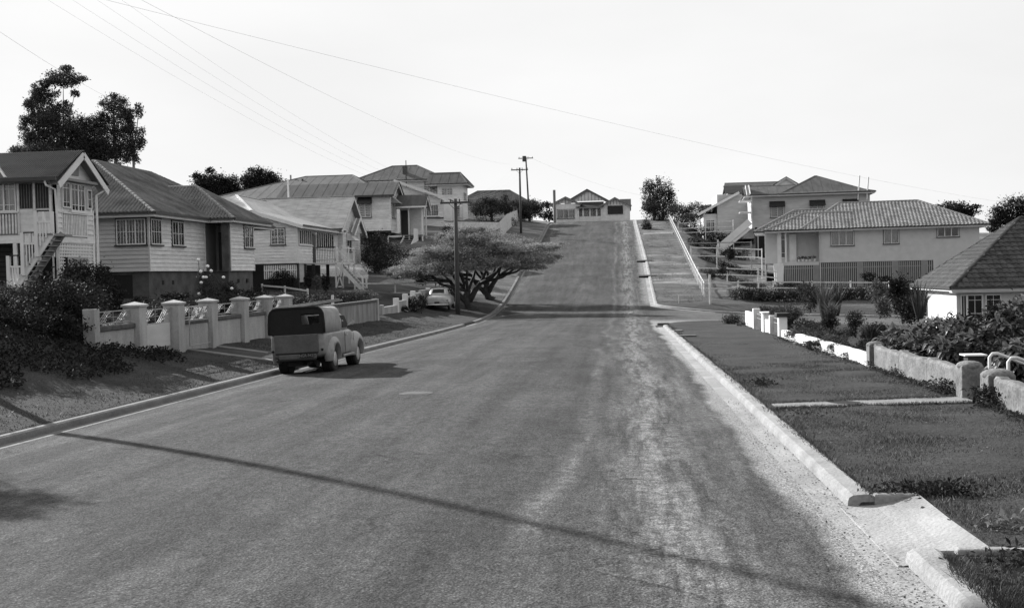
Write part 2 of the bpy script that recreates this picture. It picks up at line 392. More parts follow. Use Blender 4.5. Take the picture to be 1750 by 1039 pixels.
# ------------------------------------------------------------------ foliage
def leaf_mesh(name, pts, size, m, parent=None, base=None, up=.3, aspect=.45, droop=0.0, dirs=None):
    n = len(pts); pts = np.asarray(pts, float)
    L = np.array(rootloc(parent)) if parent else np.array(base if base is not None else (0, 0, 0), float)
    pts = pts-L
    nr = RNG.normal(size=(n, 3)); nr[:, 2] = np.abs(nr[:, 2])+up; nr /= np.linalg.norm(nr, axis=1)[:, None]
    d = RNG.normal(size=(n, 3)) if dirs is None else dirs+RNG.normal(size=(n, 3))*.35
    d[:, 2] -= droop
    d -= nr*np.sum(d*nr, axis=1)[:, None]; d /= np.linalg.norm(d, axis=1)[:, None]
    sdv = np.cross(d, nr); sz = size*RNG.uniform(.6, 1.4, n)[:, None]
    v = np.stack([pts, pts+d*sz*.5+sdv*sz*aspect*.5+nr*sz*.06, pts+d*sz, pts+d*sz*.5-sdv*sz*aspect*.5+nr*sz*.06], 1).reshape(-1, 3)
    me = bpy.data.meshes.new(name); me.vertices.add(4*n); me.vertices.foreach_set('co', v.astype(np.float32).ravel())
    me.loops.add(4*n); me.loops.foreach_set('vertex_index', np.arange(4*n, dtype=np.int32))
    me.polygons.add(n); me.polygons.foreach_set('loop_start', np.arange(0, 4*n, 4, dtype=np.int32)); me.polygons.foreach_set('loop_total', np.full(n, 4, np.int32))
    me.update(calc_edges=True); me.materials.append(m)
    o = bpy.data.objects.new(name, me); SC.collection.objects.link(o)
    if parent: o.parent = parent
    elif base is not None: o.location = base
    return o
def blob_pts(blobs, n, clumps=40, csize=.16, shell=.55, bottom=-1.0):
    """points gathered in clumps near the surface of ellipsoids (cx,cy,cz,rx,ry,rz)"""
    bl = np.array(blobs, float); w = (bl[:, 3]*bl[:, 4]+bl[:, 3]*bl[:, 5]); w /= w.sum()
    out = []
    for q, ww in zip(bl, w):
        nc = max(4, int(clumps*ww*len(bl))); d = RNG.normal(size=(nc, 3)); d /= np.linalg.norm(d, axis=1)[:, None]
        d[:, 2] = np.where(d[:, 2] < bottom, -d[:, 2], d[:, 2])
        c = d*(RNG.uniform(shell, 1, nc)[:, None]); k = int(n*ww)
        idx = RNG.integers(0, nc, k); p = c[idx]+RNG.normal(size=(k, 3))*csize*RNG.uniform(.5, 1.3, nc)[idx][:, None]
        out.append(p*q[3:6]+q[0:3])
    return np.concatenate(out)
def bush(name, blobs, n, size, m, label, cat='bush', group=None, clumps=60, csize=.2, aspect=.5, up=.2, stem=True, shell=.5):
    bl = np.array(blobs, float); zb = (bl[:, 2]-bl[:, 5]).min(); c = bl[0]
    r = thing(name, (c[0], c[1], zb), label, cat, group)
    leaf_mesh('foliage', blob_pts(blobs, n, clumps, csize, shell), size, m, r, aspect=aspect, up=up)
    if stem:
        b = MB()
        for q in bl[:6]:
            for k in range(3):
                a = random.uniform(0, 6.28); b.tube([(c[0], c[1], zb-.1), ((c[0]+q[0])/2, (c[1]+q[1])/2, (zb+q[2])/2), (q[0]+math.cos(a)*q[3]*.5, q[1]+math.sin(a)*q[4]*.5, q[2]+q[5]*.4)], [.035, .025, .012], 5)
        b.build('stem', M_bark, r)
    return r
# ------------------------------------------------------------------ terrain and road functions
_ys = np.arange(-30, 1200, 1.0)
_zr = np.interp(_ys, [-30, 0, 54, 66, 74, 82, 89, 105, 125, 142, 148, 156, 170, 200, 300, 700, 1200], [.36, 0, -.65, -.74, -.66, -.2, .65, 2.85, 5.7, 8.1, 8.75, 9.1, 9.3, 9.0, 3, -25, -60])
_k = np.ones(5)/5; _zr[3:-3] = np.convolve(_zr, _k, 'same')[3:-3]
def zr(y): return np.interp(y, _ys, _zr)
def xL(y): return np.interp(y, [0, 15, 29, 60, 66, 89, 105, 142], [-9.1, -9.05, -9.0, -8.65, -8.6, -8.85, -9.0, -9.4])
def xR(y): return np.interp(y, [0, 20, 54, 66, 82, 105, 142], [2.08, 2.05, 1.93, 2.0, 2.25, 2.2, 1.8])
def yN(x): return np.where(x < 9.0, 56+np.sqrt(np.clip(49-(9.0-x)**2, 0, None)), 63.0)
def yF(x): return np.where(x < 6.2, 80-np.sqrt(np.clip(16-(6.2-x)**2, 0, None)), 76.0)
def lerp(a, b, t): t = np.clip(t, 0, 1); return a+(b-a)*t
def sm(t): t = np.clip(t, 0, 1); return t*t*(3-2*t)
def zside(x): return -.72-.04*np.clip(x-2.3, 0, 55)
def zroad(x, y):
    c = -3.4; cam_ = .13*np.clip(1-((x-c)/5.6)**2, 0, 1)
    z = zr(y)+cam_
    return np.where(x > 2.2, lerp(z, zside(x), sm((x-2.2)/6)*((y > 45) & (y < 90))), z)
def depth(x, y):
    dm = np.minimum(x-xL(y), xR(y)-x); ds = np.minimum(y-yN(x), yF(x)-y)
    ds = np.where(x > 1.9, ds, -99); dm = np.where(y > 153, -99, dm)
    return np.maximum(dm, ds)
def terr(x, y):
    x = np.asarray(x, float); y = np.asarray(y, float)
    z0 = zr(y); t = xL(y)-x
    zl = z0+np.interp(t, [0, .3, 3.3, 4.5, 8, 13, 20, 60, 250], [.13, .14, .58, .85, 1.5, 1.95, 2.15, 3.0, 0])
    w = 1-sm((y-24.5)/4.5); zl = zl-.9*sm((y-125)/20)*sm((t-4)/3)+w*.75*sm((t-1.6)/3.2)*(1-.5*sm((t-6)/6))
    ty = x-xR(y)
    xs = np.clip(x, 5.9, None)
    yard = np.interp(x, [5.95, 8, 13, 60], [0, -.45, -1.15, -2.6])+z0.clip(-.6, None)
    near = np.where(x < 5.75, z0+.12, np.where(x < 5.95, lerp(z0+.1, z0, (x-5.75)/.2), yard))
    base = np.interp(y, [76, 81, 88, 98, 108, 118, 142, 170, 220, 600], [-.9, -.55, .2, .3, 1.5, 3.1, 6.2, 7.2, 6, -20])-.012*np.clip(x-14, 0, 60)
    far = lerp(z0+.12, base, sm((x-5.9)/6.5))
    st = zroad(x, y)+.1
    zrt = np.where(y < 53, near, np.where(y < yN(x), lerp(near, st, sm((y-53)/np.maximum(yN(x)-53, .5))), np.where(y < yF(x), st, lerp(st, far, sm((y-yF(x))/3.5)))))
    zrt = zrt-.03*np.clip(x-45, 0, 300)
    zin = zroad(x, y)+.12
    z = np.where(x < xL(y), zl, np.where(x > xR(y), zrt, zin))
    z = np.where((y > 153) & (x > xL(y)) & (x < xR(y)), z0+.13, z)
    z = np.where((x > 2.1) & (x < 2.62) & (y > 8.51) & (y < 10.6), z-.3, z)
    d = depth(x, y)
    return z-.35*np.clip((d+.12)/.12, 0, 1)
def g(x, y): return float(terr(np.array([x]), np.array([y]))[0])
def grid_mesh(name, xs, ys, fz, m, kind='structure'):
    X, Y = np.meshgrid(xs, ys, indexing='ij'); Z = fz(X, Y); nx, ny = len(xs), len(ys)
    co = np.stack([X, Y, Z], -1).reshape(-1, 3).astype(np.float32)
    i = np.arange(nx-1)[:, None]*ny+np.arange(ny-1)[None]; q = np.stack([i, i+ny, i+ny+1, i+1], -1).reshape(-1).astype(np.int32); nf = (nx-1)*(ny-1)
    me = bpy.data.meshes.new(name); me.vertices.add(nx*ny); me.vertices.foreach_set('co', co.ravel()); me.loops.add(nf*4); me.loops.foreach_set('vertex_index', q)
    me.polygons.add(nf); me.polygons.foreach_set('loop_start', np.arange(0, nf*4, 4, dtype=np.int32)); me.polygons.foreach_set('loop_total', np.full(nf, 4, np.int32))
    me.update(calc_edges=True); me.shade_smooth(); me.materials.append(m); o = bpy.data.objects.new(name, me); SC.collection.objects.link(o); o['kind'] = kind; return o
# ------------------------------------------------------------------ ground and road materials
def mnode(t, op, a, b=None, c=None):
    n = N(t, 'ShaderNodeMath', operation=op)
    for i, s in enumerate((a, b, c)):
        if s is None: continue
        if isinstance(s, (int, float)): n.inputs[i].default_value = s
        else: t.links.new(s, n.inputs[i])
    return n.outputs[0]
def noise(t, src, scale, detail=5, stretch=(1, 1, 1), rough=.6, off=(0, 0, 0)):
    m = N(t, 'ShaderNodeMapping'); m.inputs['Scale'].default_value = stretch; m.inputs['Location'].default_value = off; t.links.new(src, m.inputs[0])
    n = N(t, 'ShaderNodeTexNoise'); n.inputs['Scale'].default_value = scale; n.inputs['Detail'].default_value = detail; n.inputs['Roughness'].default_value = rough
    t.links.new(m.outputs[0], n.inputs['Vector']); return n.outputs['Fac']
def ramp(t, v, a, b, c=0., d=1.):
    n = N(t, 'ShaderNodeMapRange', i_From_Min=a, i_From_Max=b, i_To_Min=c, i_To_Max=d); n.clamp = True; t.links.new(v, n.inputs['Value']); return n.outputs[0]
def mixf(t, f, a, b):
    n = N(t, 'ShaderNodeMix', data_type='FLOAT')
    for k, s in (('Factor', f), ('A', a), ('B', b)):
        if isinstance(s, (int, float)): n.inputs[k].default_value = s
        else: t.links.new(s, n.inputs[k])
    return n.outputs[0]
def asphalt():
    m = bpy.data.materials.new('dusty_asphalt'); m.use_nodes = True; t = m.node_tree; b = t.nodes['Principled BSDF']
    ge = N(t, 'ShaderNodeNewGeometry'); P = ge.outputs['Position']; sx = N(t, 'ShaderNodeSeparateXYZ'); t.links.new(P, sx.inputs[0]); x, y = sx.outputs[0], sx.outputs[1]
    big = ramp(t, noise(t, P, .35, 5), .25, .75, .062, .092)
    lanes = ramp(t, noise(t, P, 1.1, 4, (1.6, .07, 1)), .32, .68, .76, 1.22); v = mnode(t, 'MULTIPLY', big, lanes)
    def band(c, w, amt, sc_, lo, hi, off):
        d = mnode(t, 'ABSOLUTE', mnode(t, 'SUBTRACT', x, mnode(t, 'ADD', c, mnode(t, 'MULTIPLY', mnode(t, 'SUBTRACT', noise(t, P, .12, 2, (.1, 1, 1), off=off), .5), 1.2))))
        f = ramp(t, d, 0, w, 1, 0); n1 = ramp(t, noise(t, P, sc_, 9, (2.6, .22, 1), off=off, rough=.72), lo, hi)
        n2 = ramp(t, noise(t, P, 7, 6, (1, .9, 1), off=off, rough=.75), .35, .6, .15, 1)
        return mnode(t, 'MULTIPLY', mnode(t, 'MULTIPLY', f, n1), mnode(t, 'MULTIPLY', n2, amt))
    tot = band(.42, .85, 1.0, 1.5, .40, .56, (3, 1, 0))
    for q in (band(-.62, .22, .6, 1.0, .35, .65, (9, 4, 0)), band(-8.4, .5, .45, 1.5, .35, .65, (1, 7, 0)), band(-3.2, 1.2, .18, .8, .45, .7, (5, 3, 0)), band(1.25, .45, .45, 1.8, .42, .65, (15, 4, 0))):
        tot = mnode(t, 'ADD', tot, q)
    tot = mnode(t, 'MINIMUM', tot, 1.0); v = mixf(t, tot, v, .28); v = mnode(t, 'MULTIPLY', v, ramp(t, noise(t, P, 11, 6, (1, .5, 1), rough=.85), .3, .7, .55, 1.45)); v = mnode(t, 'MULTIPLY', v, ramp(t, noise(t, P, 2.2, 6, (1, .3, 1), rough=.75, off=(3, 3, 3)), .3, .7, .84, 1.16))
    # tyre marks, darker
    dk = band(.95, .16, .5, .5, .4, .6, (2, 2, 5)); v = mixf(t, dk, v, .042)
    dk2 = band(-.1, .13, .35, .5, .4, .6, (8, 2, 5)); v = mixf(t, dk2, v, .045)
    ck = N(t, 'ShaderNodeTexVoronoi', feature='DISTANCE_TO_EDGE'); ck.inputs['Scale'].default_value = .55
    cm = N(t, 'ShaderNodeVectorMath', operation='ADD'); cn = N(t, 'ShaderNodeTexNoise'); cn.inputs['Scale'].default_value = 1.3; cn.inputs['Detail'].default_value = 6; t.links.new(P, cn.inputs['Vector']); cs = N(t, 'ShaderNodeVectorMath', operation='SCALE'); cs.inputs['Scale'].default_value = 1.1; t.links.new(cn.outputs['Color'], cs.inputs[0]); t.links.new(P, cm.inputs[0]); t.links.new(cs.outputs[0], cm.inputs[1]); t.links.new(cm.outputs[0], ck.inputs['Vector'])
    crk = mnode(t, 'MULTIPLY', ramp(t, ck.outputs['Distance'], .004, .014, 1, 0), ramp(t, noise(t, P, .5, 3, off=(11, 2, 0)), .48, .6, 0, .55)); v = mixf(t, crk, v, .022)
    patch = ramp(t, noise(t, P, .28, 3, (1, .5, 1), off=(21, 5, 0), rough=.4), .60, .615, 0, .22); v = mixf(t, patch, v, .035)
    # loose sand spilling from the right-hand channel
    edge = mnode(t, 'SUBTRACT', mnode(t, 'ADD', x, mnode(t, 'MULTIPLY', mnode(t, 'SUBTRACT', noise(t, P, 1.6, 9, (1, .5, 1), rough=.75), .5), .55)), 0)
    wid = ramp(t, noise(t, P, .16, 2, (.1, 1, 1), off=(4, 4, 4)), .35, .65, 1.36, 1.62)
    sand = mnode(t, 'MULTIPLY', ramp(t, mnode(t, 'SUBTRACT', edge, wid), -.05, .12), ramp(t, y, 62, 66, 1, 0))
    sand = mnode(t, 'MULTIPLY', sand, ramp(t, noise(t, P, 30, 3), .28, .42, .55, 1)); v = mixf(t, sand, v, .29)
    ov = mnode(t, 'MULTIPLY', ramp(t, mnode(t, 'ADD', x, mnode(t, 'MULTIPLY', mnode(t, 'SUBTRACT', noise(t, P, 1.1, 6), .5), .8)), 1.35, 1.75), ramp(t, y, 79, 82)); v = mixf(t, ov, v, .24)
    sidest = mnode(t, 'MULTIPLY', ramp(t, x, 1.5, 5), ramp(t, noise(t, P, .4, 6, (.4, 1.5, 1)), .4, .65, .2, 1)); v = mixf(t, mnode(t, 'MULTIPLY', sidest, ramp(t, y, 58, 64)), v, .15)
    v = mnode(t, 'MULTIPLY', v, ramp(t, noise(t, P, 30, 4, rough=.85), .3, .7, .5, 1.5)); fine = ramp(t, noise(t, P, 55, 3, rough=.8), .32, .68, .35, 1.65); v = mnode(t, 'MULTIPLY', v, fine)
    vor = N(t, 'ShaderNodeTexVoronoi'); vor.inputs['Scale'].default_value = 45; t.links.new(P, vor.inputs['Vector'])
    v = mnode(t, 'MULTIPLY', v, ramp(t, vor.outputs['Distance'], 0, .6, 1.25, .75))
    t.links.new(v, b.inputs['Base Color']); b.inputs['Roughness'].default_value = .95; b.inputs['Specular IOR Level'].default_value = .06
    h = mnode(t, 'ADD', mnode(t, 'MULTIPLY', vor.outputs['Distance'], .4), mnode(t, 'ADD', noise(t, P, 28, 4, rough=.8), mnode(t, 'MULTIPLY', noise(t, P, 8, 3), .8)))
    bp = N(t, 'ShaderNodeBump'); bp.inputs['Strength'].default_value = .8; bp.inputs['Distance'].default_value = .022; t.links.new(h, bp.inputs['Height']); t.links.new(bp.outputs[0], b.inputs['Normal'])
    return m
def grassmat():
    m = bpy.data.materials.new('short_grass_ground'); m.use_nodes = True; t = m.node_tree; b = t.nodes['Principled BSDF']
    ge = N(t, 'ShaderNodeNewGeometry'); P = ge.outputs['Position']; sx = N(t, 'ShaderNodeSeparateXYZ'); t.links.new(P, sx.inputs[0]); x, y = sx.outputs[0], sx.outputs[1]
    v = ramp(t, noise(t, P, .7, 7, (1, 1.6, 1)), .3, .7, .030, .058)
    dry = ramp(t, noise(t, P, .22, 6, (.6, 2.2, 1), off=(5, 2, 0)), .52, .68); hill = ramp(t, y, 70, 90, .15, .95)
    v = mixf(t, mnode(t, 'MULTIPLY', dry, hill), v, .12)
    v = mixf(t, ramp(t, noise(t, P, 2.5, 5, (.5, 2.4, 1), off=(7, 7, 0)), .58, .68, 0, .5), v, .022)
    hill2 = mnode(t, 'MULTIPLY', ramp(t, y, 76, 88), .9); v = mnode(t, 'MULTIPLY', v, mnode(t, 'ADD', 1, mnode(t, 'MULTIPLY', hill2, 1.5)))
    v = mnode(t, 'MULTIPLY', v, ramp(t, noise(t, P, 28, 4, rough=.75), .3, .7, .5, 1.5))
    t.links.new(v, b.inputs['Base Color']); b.inputs['Roughness'].default_value = 1; b.inputs['Specular IOR Level'].default_value = .1
    bp = N(t, 'ShaderNodeBump'); bp.inputs['Strength'].default_value = .8; bp.inputs['Distance'].default_value = .05
    t.links.new(mnode(t, 'ADD', noise(t, P, 9, 5), mnode(t, 'MULTIPLY', noise(t, P, 45, 3), .4)), bp.inputs['Height']); t.links.new(bp.outputs[0], b.inputs['Normal'])
    return m
M_asph = asphalt(); M_grass = grassmat()
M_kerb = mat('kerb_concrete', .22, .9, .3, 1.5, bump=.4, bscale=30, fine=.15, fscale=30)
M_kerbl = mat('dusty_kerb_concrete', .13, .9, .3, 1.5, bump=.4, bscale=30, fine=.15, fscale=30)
M_chan = mat('sandy_channel_concrete', .245, .95, .3, 1.6, bump=.5, bscale=25, fine=.12, fscale=40, stretch=(1, .5, 1))
xs = np.concatenate([[-700, -400, -250, -160], np.arange(-110, -40, 6), np.arange(-40, -24, 1.5), np.arange(-24, -13.6, .7), np.arange(-13.5, -8.0, .16), np.arange(-8, 1.4, 1.2), np.arange(1.5, 7.0, .14), np.arange(7, 13, .5), np.arange(13, 45, 1.6), np.arange(46, 110, 7), [160, 260, 420, 700]])
ys = np.concatenate([[-60, -20], np.arange(-6, 8, .4), [8.40, 8.50, 8.52, 9.5, 10.5, 10.52, 10.64, 10.8, 11.2, 11.6, 12, 12.5, 13, 13.5], np.arange(14, 52, .8), np.arange(52, 86, .28), np.arange(86, 112, .8), np.arange(112, 175, 1.5), [180, 190, 200, 220, 260, 320, 420, 560, 700, 900, 1190]])
def terr_n(X, Y):
    z = terr(X, Y); ins = depth(X, Y)
    b = (np.sin(X*1.7+Y*.6)*np.sin(Y*1.3-X*.4)+np.sin(X*3.1+2)*np.sin(Y*2.3+X))*.018
    amp = np.clip((-ins-.25)/1.2, 0, 1); big = np.where(Y > 82, .022, 0)*np.sin(Y*1.1+np.sin(X*.6)*2)*np.sin(X*.5+1)
    return z+amp*(b+big)
grid_mesh('ground', xs, ys, terr_n, M_grass)
grid_mesh('road', np.arange(-9.8, 3.05, .4), np.arange(-8, 153.5, .5), lambda X, Y: zroad(X, Y), M_asph)
_t = np.linspace(0, 1, 24); _sx = np.concatenate([np.arange(2.6, 12, .4), np.arange(12, 62, 2)])
_o = grid_mesh('side_street', _sx, _t, lambda X, Y: zroad(X, yN(X)-.6+Y*(yF(X)-yN(X)+1.2))-.004, M_asph)
for _v in _o.data.vertices:
    _x = np.array([_v.co.x]); _a = float(yN(_x)[0])-.6; _v.co.y = _a+_v.co.y*(float(yF(_x)[0])+.6-_a)
# ------------------------------------------------------------------ kerbs and channels
def sweep(name, path, prof, m, kind='structure', side=1):
    mb = MB(); rows = []
    for i, (x, y) in enumerate(path):
        a = Vector(path[max(i-1, 0)]); c = Vector(path[min(i+1, len(path)-1)]); d = (c-a).normalized(); nn = Vector((d.y, -d.x))*side
        z = float(zroad(np.array([x]), np.array([y]))[0])
        wob = .012*math.sin(i*1.9)+random.uniform(-.006, .006)
        rows.append([(x+nn.x*(o+(wob if o < -.3 else 0)), y+nn.y*(o+(wob if o < -.3 else 0)), z+h) for o, h in prof])
    k = len(prof); v = [p for r in rows for p in r]
    f = [(i*k+j, i*k+j+1, (i+1)*k+j+1, (i+1)*k+j) for i in range(len(rows)-1) for j in range(k-1)]+[tuple(range(k)), tuple(range(len(v)-1, len(v)-k-1, -1))]
    mb.add(v, f); o = mb.build(name, m); o['kind'] = kind; return o
KP = [(-.02, -.1), (0, .07), (.012, .105), (.05, .128), (.20, .136), (.24, .12), (.24, -.1)]
def seg(fx, a, b, st=1.0): n = max(2, int((b-a)/st)); return [(float(fx(a+(b-a)*i/n)), a+(b-a)*i/n) for i in range(n+1)]
sweep('kerb', seg(xR, -4, 8.5), KP, M_kerb)
arc_far = [(6.2+4*math.cos(w), 80+4*math.sin(w)) for w in [math.pi*1.5-math.pi/2*i/10 for i in range(11)]]
ret = [(2.15, 10.35), (2.15, 10.38), (2.15, 12)]
sweep('kerb', seg(xR, 10.62, 54.6), KP, M_kerb)
sweep('kerb', [(x, 76.0) for x in np.arange(46, 6.2, -2.0)]+arc_far+seg(xR, 80.5, 152), KP, mat('far_kerb_concrete', .24, .9, .25, 1.5, fine=.15))
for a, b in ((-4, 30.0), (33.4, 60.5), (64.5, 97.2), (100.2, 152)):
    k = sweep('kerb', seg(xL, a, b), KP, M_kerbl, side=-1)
CH = [(-.42, .006), (-.25, .012), (-.02, .014)]
sweep('gutter_channel', seg(xR, -4, 55.2), [(-.46, .005), (-.25, .012), (-.01, .016)], M_chan)
sweep('gutter_channel', arc_far+seg(xR, 80.5, 152), [(-.42, .005), (-.25, .012), (-.01, .016)], M_chan)
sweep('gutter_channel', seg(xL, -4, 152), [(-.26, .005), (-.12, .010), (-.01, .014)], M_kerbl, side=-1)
def strip(name, pts_l, pts_r, m, h=.02, th=.1, kind='structure', fz=None):
    """slab between two polylines laid on the ground"""
    mb = MB(); n = len(pts_l); fz = fz or g
    tl = [(p[0], p[1], (p[2] if len(p) > 2 else fz(*p)+h)) for p in pts_l]; tr_ = [(p[0], p[1], (p[2] if len(p) > 2 else fz(*p)+h)) for p in pts_r]
    v = tl+tr_+[(a, b, c-th) for a, b, c in tl]+[(a, b, c-th) for a, b, c in tr_]
    f = []
    for i in range(n-1): f += [(i, i+1, n+i+1, n+i), (2*n+i, 3*n+i, 3*n+i+1, 2*n+i+1), (i, 2*n+i, 2*n+i+1, i+1), (n+i, n+i+1, 3*n+i+1, 3*n+i)]
    f += [(0, n, 3*n, 2*n), (n-1, 3*n-1, 4*n-1, 2*n-1)]
    mb.add(v, f); o = mb.build(name, m); o['kind'] = kind; return o
# driveway apron where the kerb is missing, with a kerb return on its far side
zz = lambda x, y: float(zroad(np.array([x]), np.array([y]))[0])
mb = MB(); cols = [(1.97, .0), (1.99, .018), (2.06, .024), (2.3, .035), (2.45, .06), (2.70, .135), (2.72, .0)]; zq = [zz(2, 8.35), zz(2, 9.5), zz(2, 10.72)]
_p = [[(a+(.03*math.sin(k*5+a*9) if a > 2.5 else 0), yy_, zq[k]+h) for a, h in cols] for k, yy_ in enumerate((8.40, 9.5, 10.72))]
mb.add([q for row in _p for q in row], [(k*7+i, k*7+i+1, k*7+i+8, k*7+i+7) for k in range(2) for i in range(6)]); o = mb.build('driveway_apron', M_chan); o['kind'] = 'structure'
mb = MB(); mb.box(2.30, 2.66, 10.60, 10.70, zz(2, 10)-.1, zz(2, 10)+.128); tag(mb.build('kerb_return', M_kerb, bevel=.02), kind='structure')
mb = MB(); mb.box(2.40, 2.95, 8.36, 8.46, zz(2, 8)-.1, zz(2, 8)+.15); tag(mb.build('kerb_return', M_kerb, bevel=.02), kind='structure')
# concrete strips: gate path on the right, wheel strips of the left driveway, sandy strip on the hill
M_path = mat('worn_path_concrete', .17, .95, .3, 3, bump=.4, fine=.2)
xx = np.linspace(2.42, 5.95, 14)
strip('path', [(x, 18.05+.55*(x-2.4)/3.5+.05*math.sin(x*3)) for x in xx], [(x, 18.75+.8*(x-2.4)/3.5+.06*math.sin(x*4)) for x in xx], M_path, h=.012)
for y0 in (30.3, 32.2):
    xx = np.linspace(-12.4, -9.22, 10); strip('driveway_strip', [(x, y0+.01*x) for x in xx], [(x, y0+.45+.01*x) for x in xx], M_kerbl, h=.02)
strip('driveway_slab', [(-12.5, 30.2), (-16, 30.5), (-20, 31)], [(-12.5, 32.9), (-16, 33.2), (-20, 34)], M_kerbl, h=.015)
for (a, b) in (((-12.0, 97.4), (-9.2, 97.4)),):
    strip('driveway_slab', [(-12.0, 97.3), (-9.2, 97.3)], [(-12.0, 100), (-9.2, 100)], M_path, h=.02)
strip('driveway_slab', [(-18.5, 83.5), (-16, 83.3), (-13.2, 82.6)], [(-18.2, 86.4), (-16, 87.0), (-13.2, 87.5)], M_path, h=.06)
strip('path', [(2.5, 128.0), (4.3, 128.2), (5.9, 128.0)], [(2.5, 129.6), (4.3, 129.9), (5.9, 129.5)], M_path, h=.03)
def small(name, label, cat, m, *boxes, group=None):
    c = boxes[0]; mb = MB()
    for q in boxes: mb.box(*q)
    return tag(mb.build(name, m, base=((c[0]+c[1])/2, (c[2]+c[3])/2, c[4]), bevel=.01), label, cat, group)
z_ = zz(1.9, 55.5)
r = thing('drain_inlet', (1.9, 55.6, z_), 'dark open drain inlet where the right kerb ends at the side street', 'drain')
B('grate', M_inner, r, 1.6, 2.15, 55.0, 56.0, z_+.01, z_+.05); B('inlet_slab', M_coping, r, 1.7, 2.3, 56.0, 56.5, z_, z_+.16, bevel=.04)
small('drain_cover', 'small dark cover in the right verge nearest the drain inlet', 'drain cover', M_coping, (2.15, 2.5, 47.3, 48.2, g(2.6, 48)-.05, g(2.6, 48)+.05))
small('drain_cover', 'dark cover with a thin concrete edge further down the right kerb', 'drain cover', M_coping, (2.15, 2.75, 42.4, 42.9, g(2.6, 43)-.05, g(2.6, 43)+.07))
for y0, lab in ((95.5, 'short plank bridging the hill gutter low down'), (105.5, 'short plank bridging the hill gutter further up')):
    z1 = zz(2.0, y0)
    r = thing('gutter_bridge', (2.1, y0, z1), lab, 'gutter bridge', 'gutter bridges on the hill')
    B('slab', M_conc, r, 1.35, 2.9, y0, y0+.25, z1+.08, z1+.2); B('slab', M_conc, r, 1.35, 2.9, y0+.5, y0+.75, z1+.12, z1+.24); B('gap', M_inner, r, 1.4, 2.85, y0-.06, y0-.01, z1+.0, z1+.14)
# manhole cover in the road
p = at(716, 679, 21.5); zc = zz(p.x, 21.5)
mb = MB(); mb.tube([(p.x, 21.2, zc-.02), (p.x, 21.2, zc+.012)], [.33, .33], 24); r = mb.build('manhole_cover', mat('dusty_iron_cover', .06, .9, .3, 8), base=(p.x, 21.2, zc)); tag(r, 'round worn manhole cover set in the asphalt left of centre', 'manhole cover')
mb = MB(); mb.tube([(p.x, 21.2, zc+.012), (p.x, 21.2, zc+.018)], [.24, .24], 24); mb.build('cover_plate', MATS['dusty_iron_cover'], r)
# ------------------------------------------------------------------ grass blades (stuff)
def blades(name, n, fx, h=.05, m=None, w=.006):
    x, y, hh = fx(n); z = terr(x, y); n = len(x)
    a = RNG.uniform(0, 6.28, n); dx = np.cos(a)*w; dy = np.sin(a)*w; H = h*RNG.uniform(.5, 1.4, n)*hh
    lx = RNG.normal(size=n)*H*.6; ly = RNG.normal(size=n)*H*.6
    v = np.stack([np.stack([x-dx, y-dy, z-.005], 1), np.stack([x+dx, y+dy, z-.005], 1), np.stack([x+lx, y+ly, z+H], 1)], 1).reshape(-1, 3)
    me = bpy.data.meshes.new(name); me.vertices.add(3*n); me.vertices.foreach_set('co', v.astype(np.float32).ravel()); me.loops.add(3*n); me.loops.foreach_set('vertex_index', np.arange(3*n, dtype=np.int32))
    me.polygons.add(n); me.polygons.foreach_set('loop_start', np.arange(0, 3*n, 3, dtype=np.int32)); me.polygons.foreach_set('loop_total', np.full(n, 3, np.int32)); me.update(calc_edges=True)
    me.materials.append(m); o = bpy.data.objects.new(name, me); SC.collection.objects.link(o); tag(o, None, None, None, 'stuff'); return o
L_grass = leafmat('grass_blades', .040, var=.5, rough=.7, trans=.2, scale=1.2)
L_grassd = leafmat('dry_grass_blades', .11, var=.4, rough=.7, trans=.2, scale=1.2)
def fr1(n):
    y = 6.5+22*RNG.uniform(0, 1, n)**1.6; x = RNG.uniform(2.36, 9.0, n)
    cl_ = np.sin(x*2.3+np.sin(y*1.1)*2)*np.sin(y*1.9+np.sin(x*1.7))
    keep = (RNG.uniform(0, 1, n) < .55+.45*cl_) & ((y < 8.35) | (y > 10.75) | (x > 2.72)) & ~((y > 18.0+.157*(x-2.4)) & (y < 18.72+.23*(x-2.4)) & (x < 5.9))
    keep &= (x < 5.68) | (x > 6.0)
    x, y, cl_ = x[keep], y[keep], cl_[keep]; return x, y, .7+.5*np.clip(cl_, 0, 1)+(x < 2.5)*.5
tag(blades('grass', 230000, fr1, .032, L_grass, .0045), 'short mown grass on the right verge', 'grass')
def frd(n):
    y = 6.5+34*RNG.uniform(0, 1, n)**1.4; x = RNG.uniform(2.4, 5.66, n); c = np.sin(x*1.1+y*.35+1)*np.sin(y*.62+np.sin(x*.9)*1.4)+.35*np.sin(y*2.9+x*2); k = (c > .35) & ((y < 8.35) | (y > 10.75) | (x > 2.75)) & ~((y > 18.0+.157*(x-2.4)) & (y < 18.72+.23*(x-2.4))); return x[k], y[k], np.ones(k.sum())
tag(blades('grass', 60000, frd, .028, L_grassd, .004), 'dry bleached grass patches on the right verge', 'grass')
def fr2(n):
    y = 10+50*RNG.uniform(0, 1, n)**1.3; x = RNG.uniform(-12.5, -9.2, n); x = np.where(y < 28, RNG.uniform(-15, -9.2, n), x)
    keep = ~((y > 30) & (y < 33)); return x[keep], y[keep], np.ones(keep.sum())
tag(blades('grass', 42000, fr2, .032, L_grass, .008), 'short grass on the left verge', 'grass')
def fr3(n):
    y = RNG.uniform(80, 142, n); x = RNG.uniform(2.4, 6.0, n); c = RNG.uniform(0, 1, n) < .35+.5*np.sin(y*.7+np.sin(x*1.4+y*.33)*2.2)*np.sin(x*1.9+y*.21); return x[c], y[c], np.ones(c.sum())
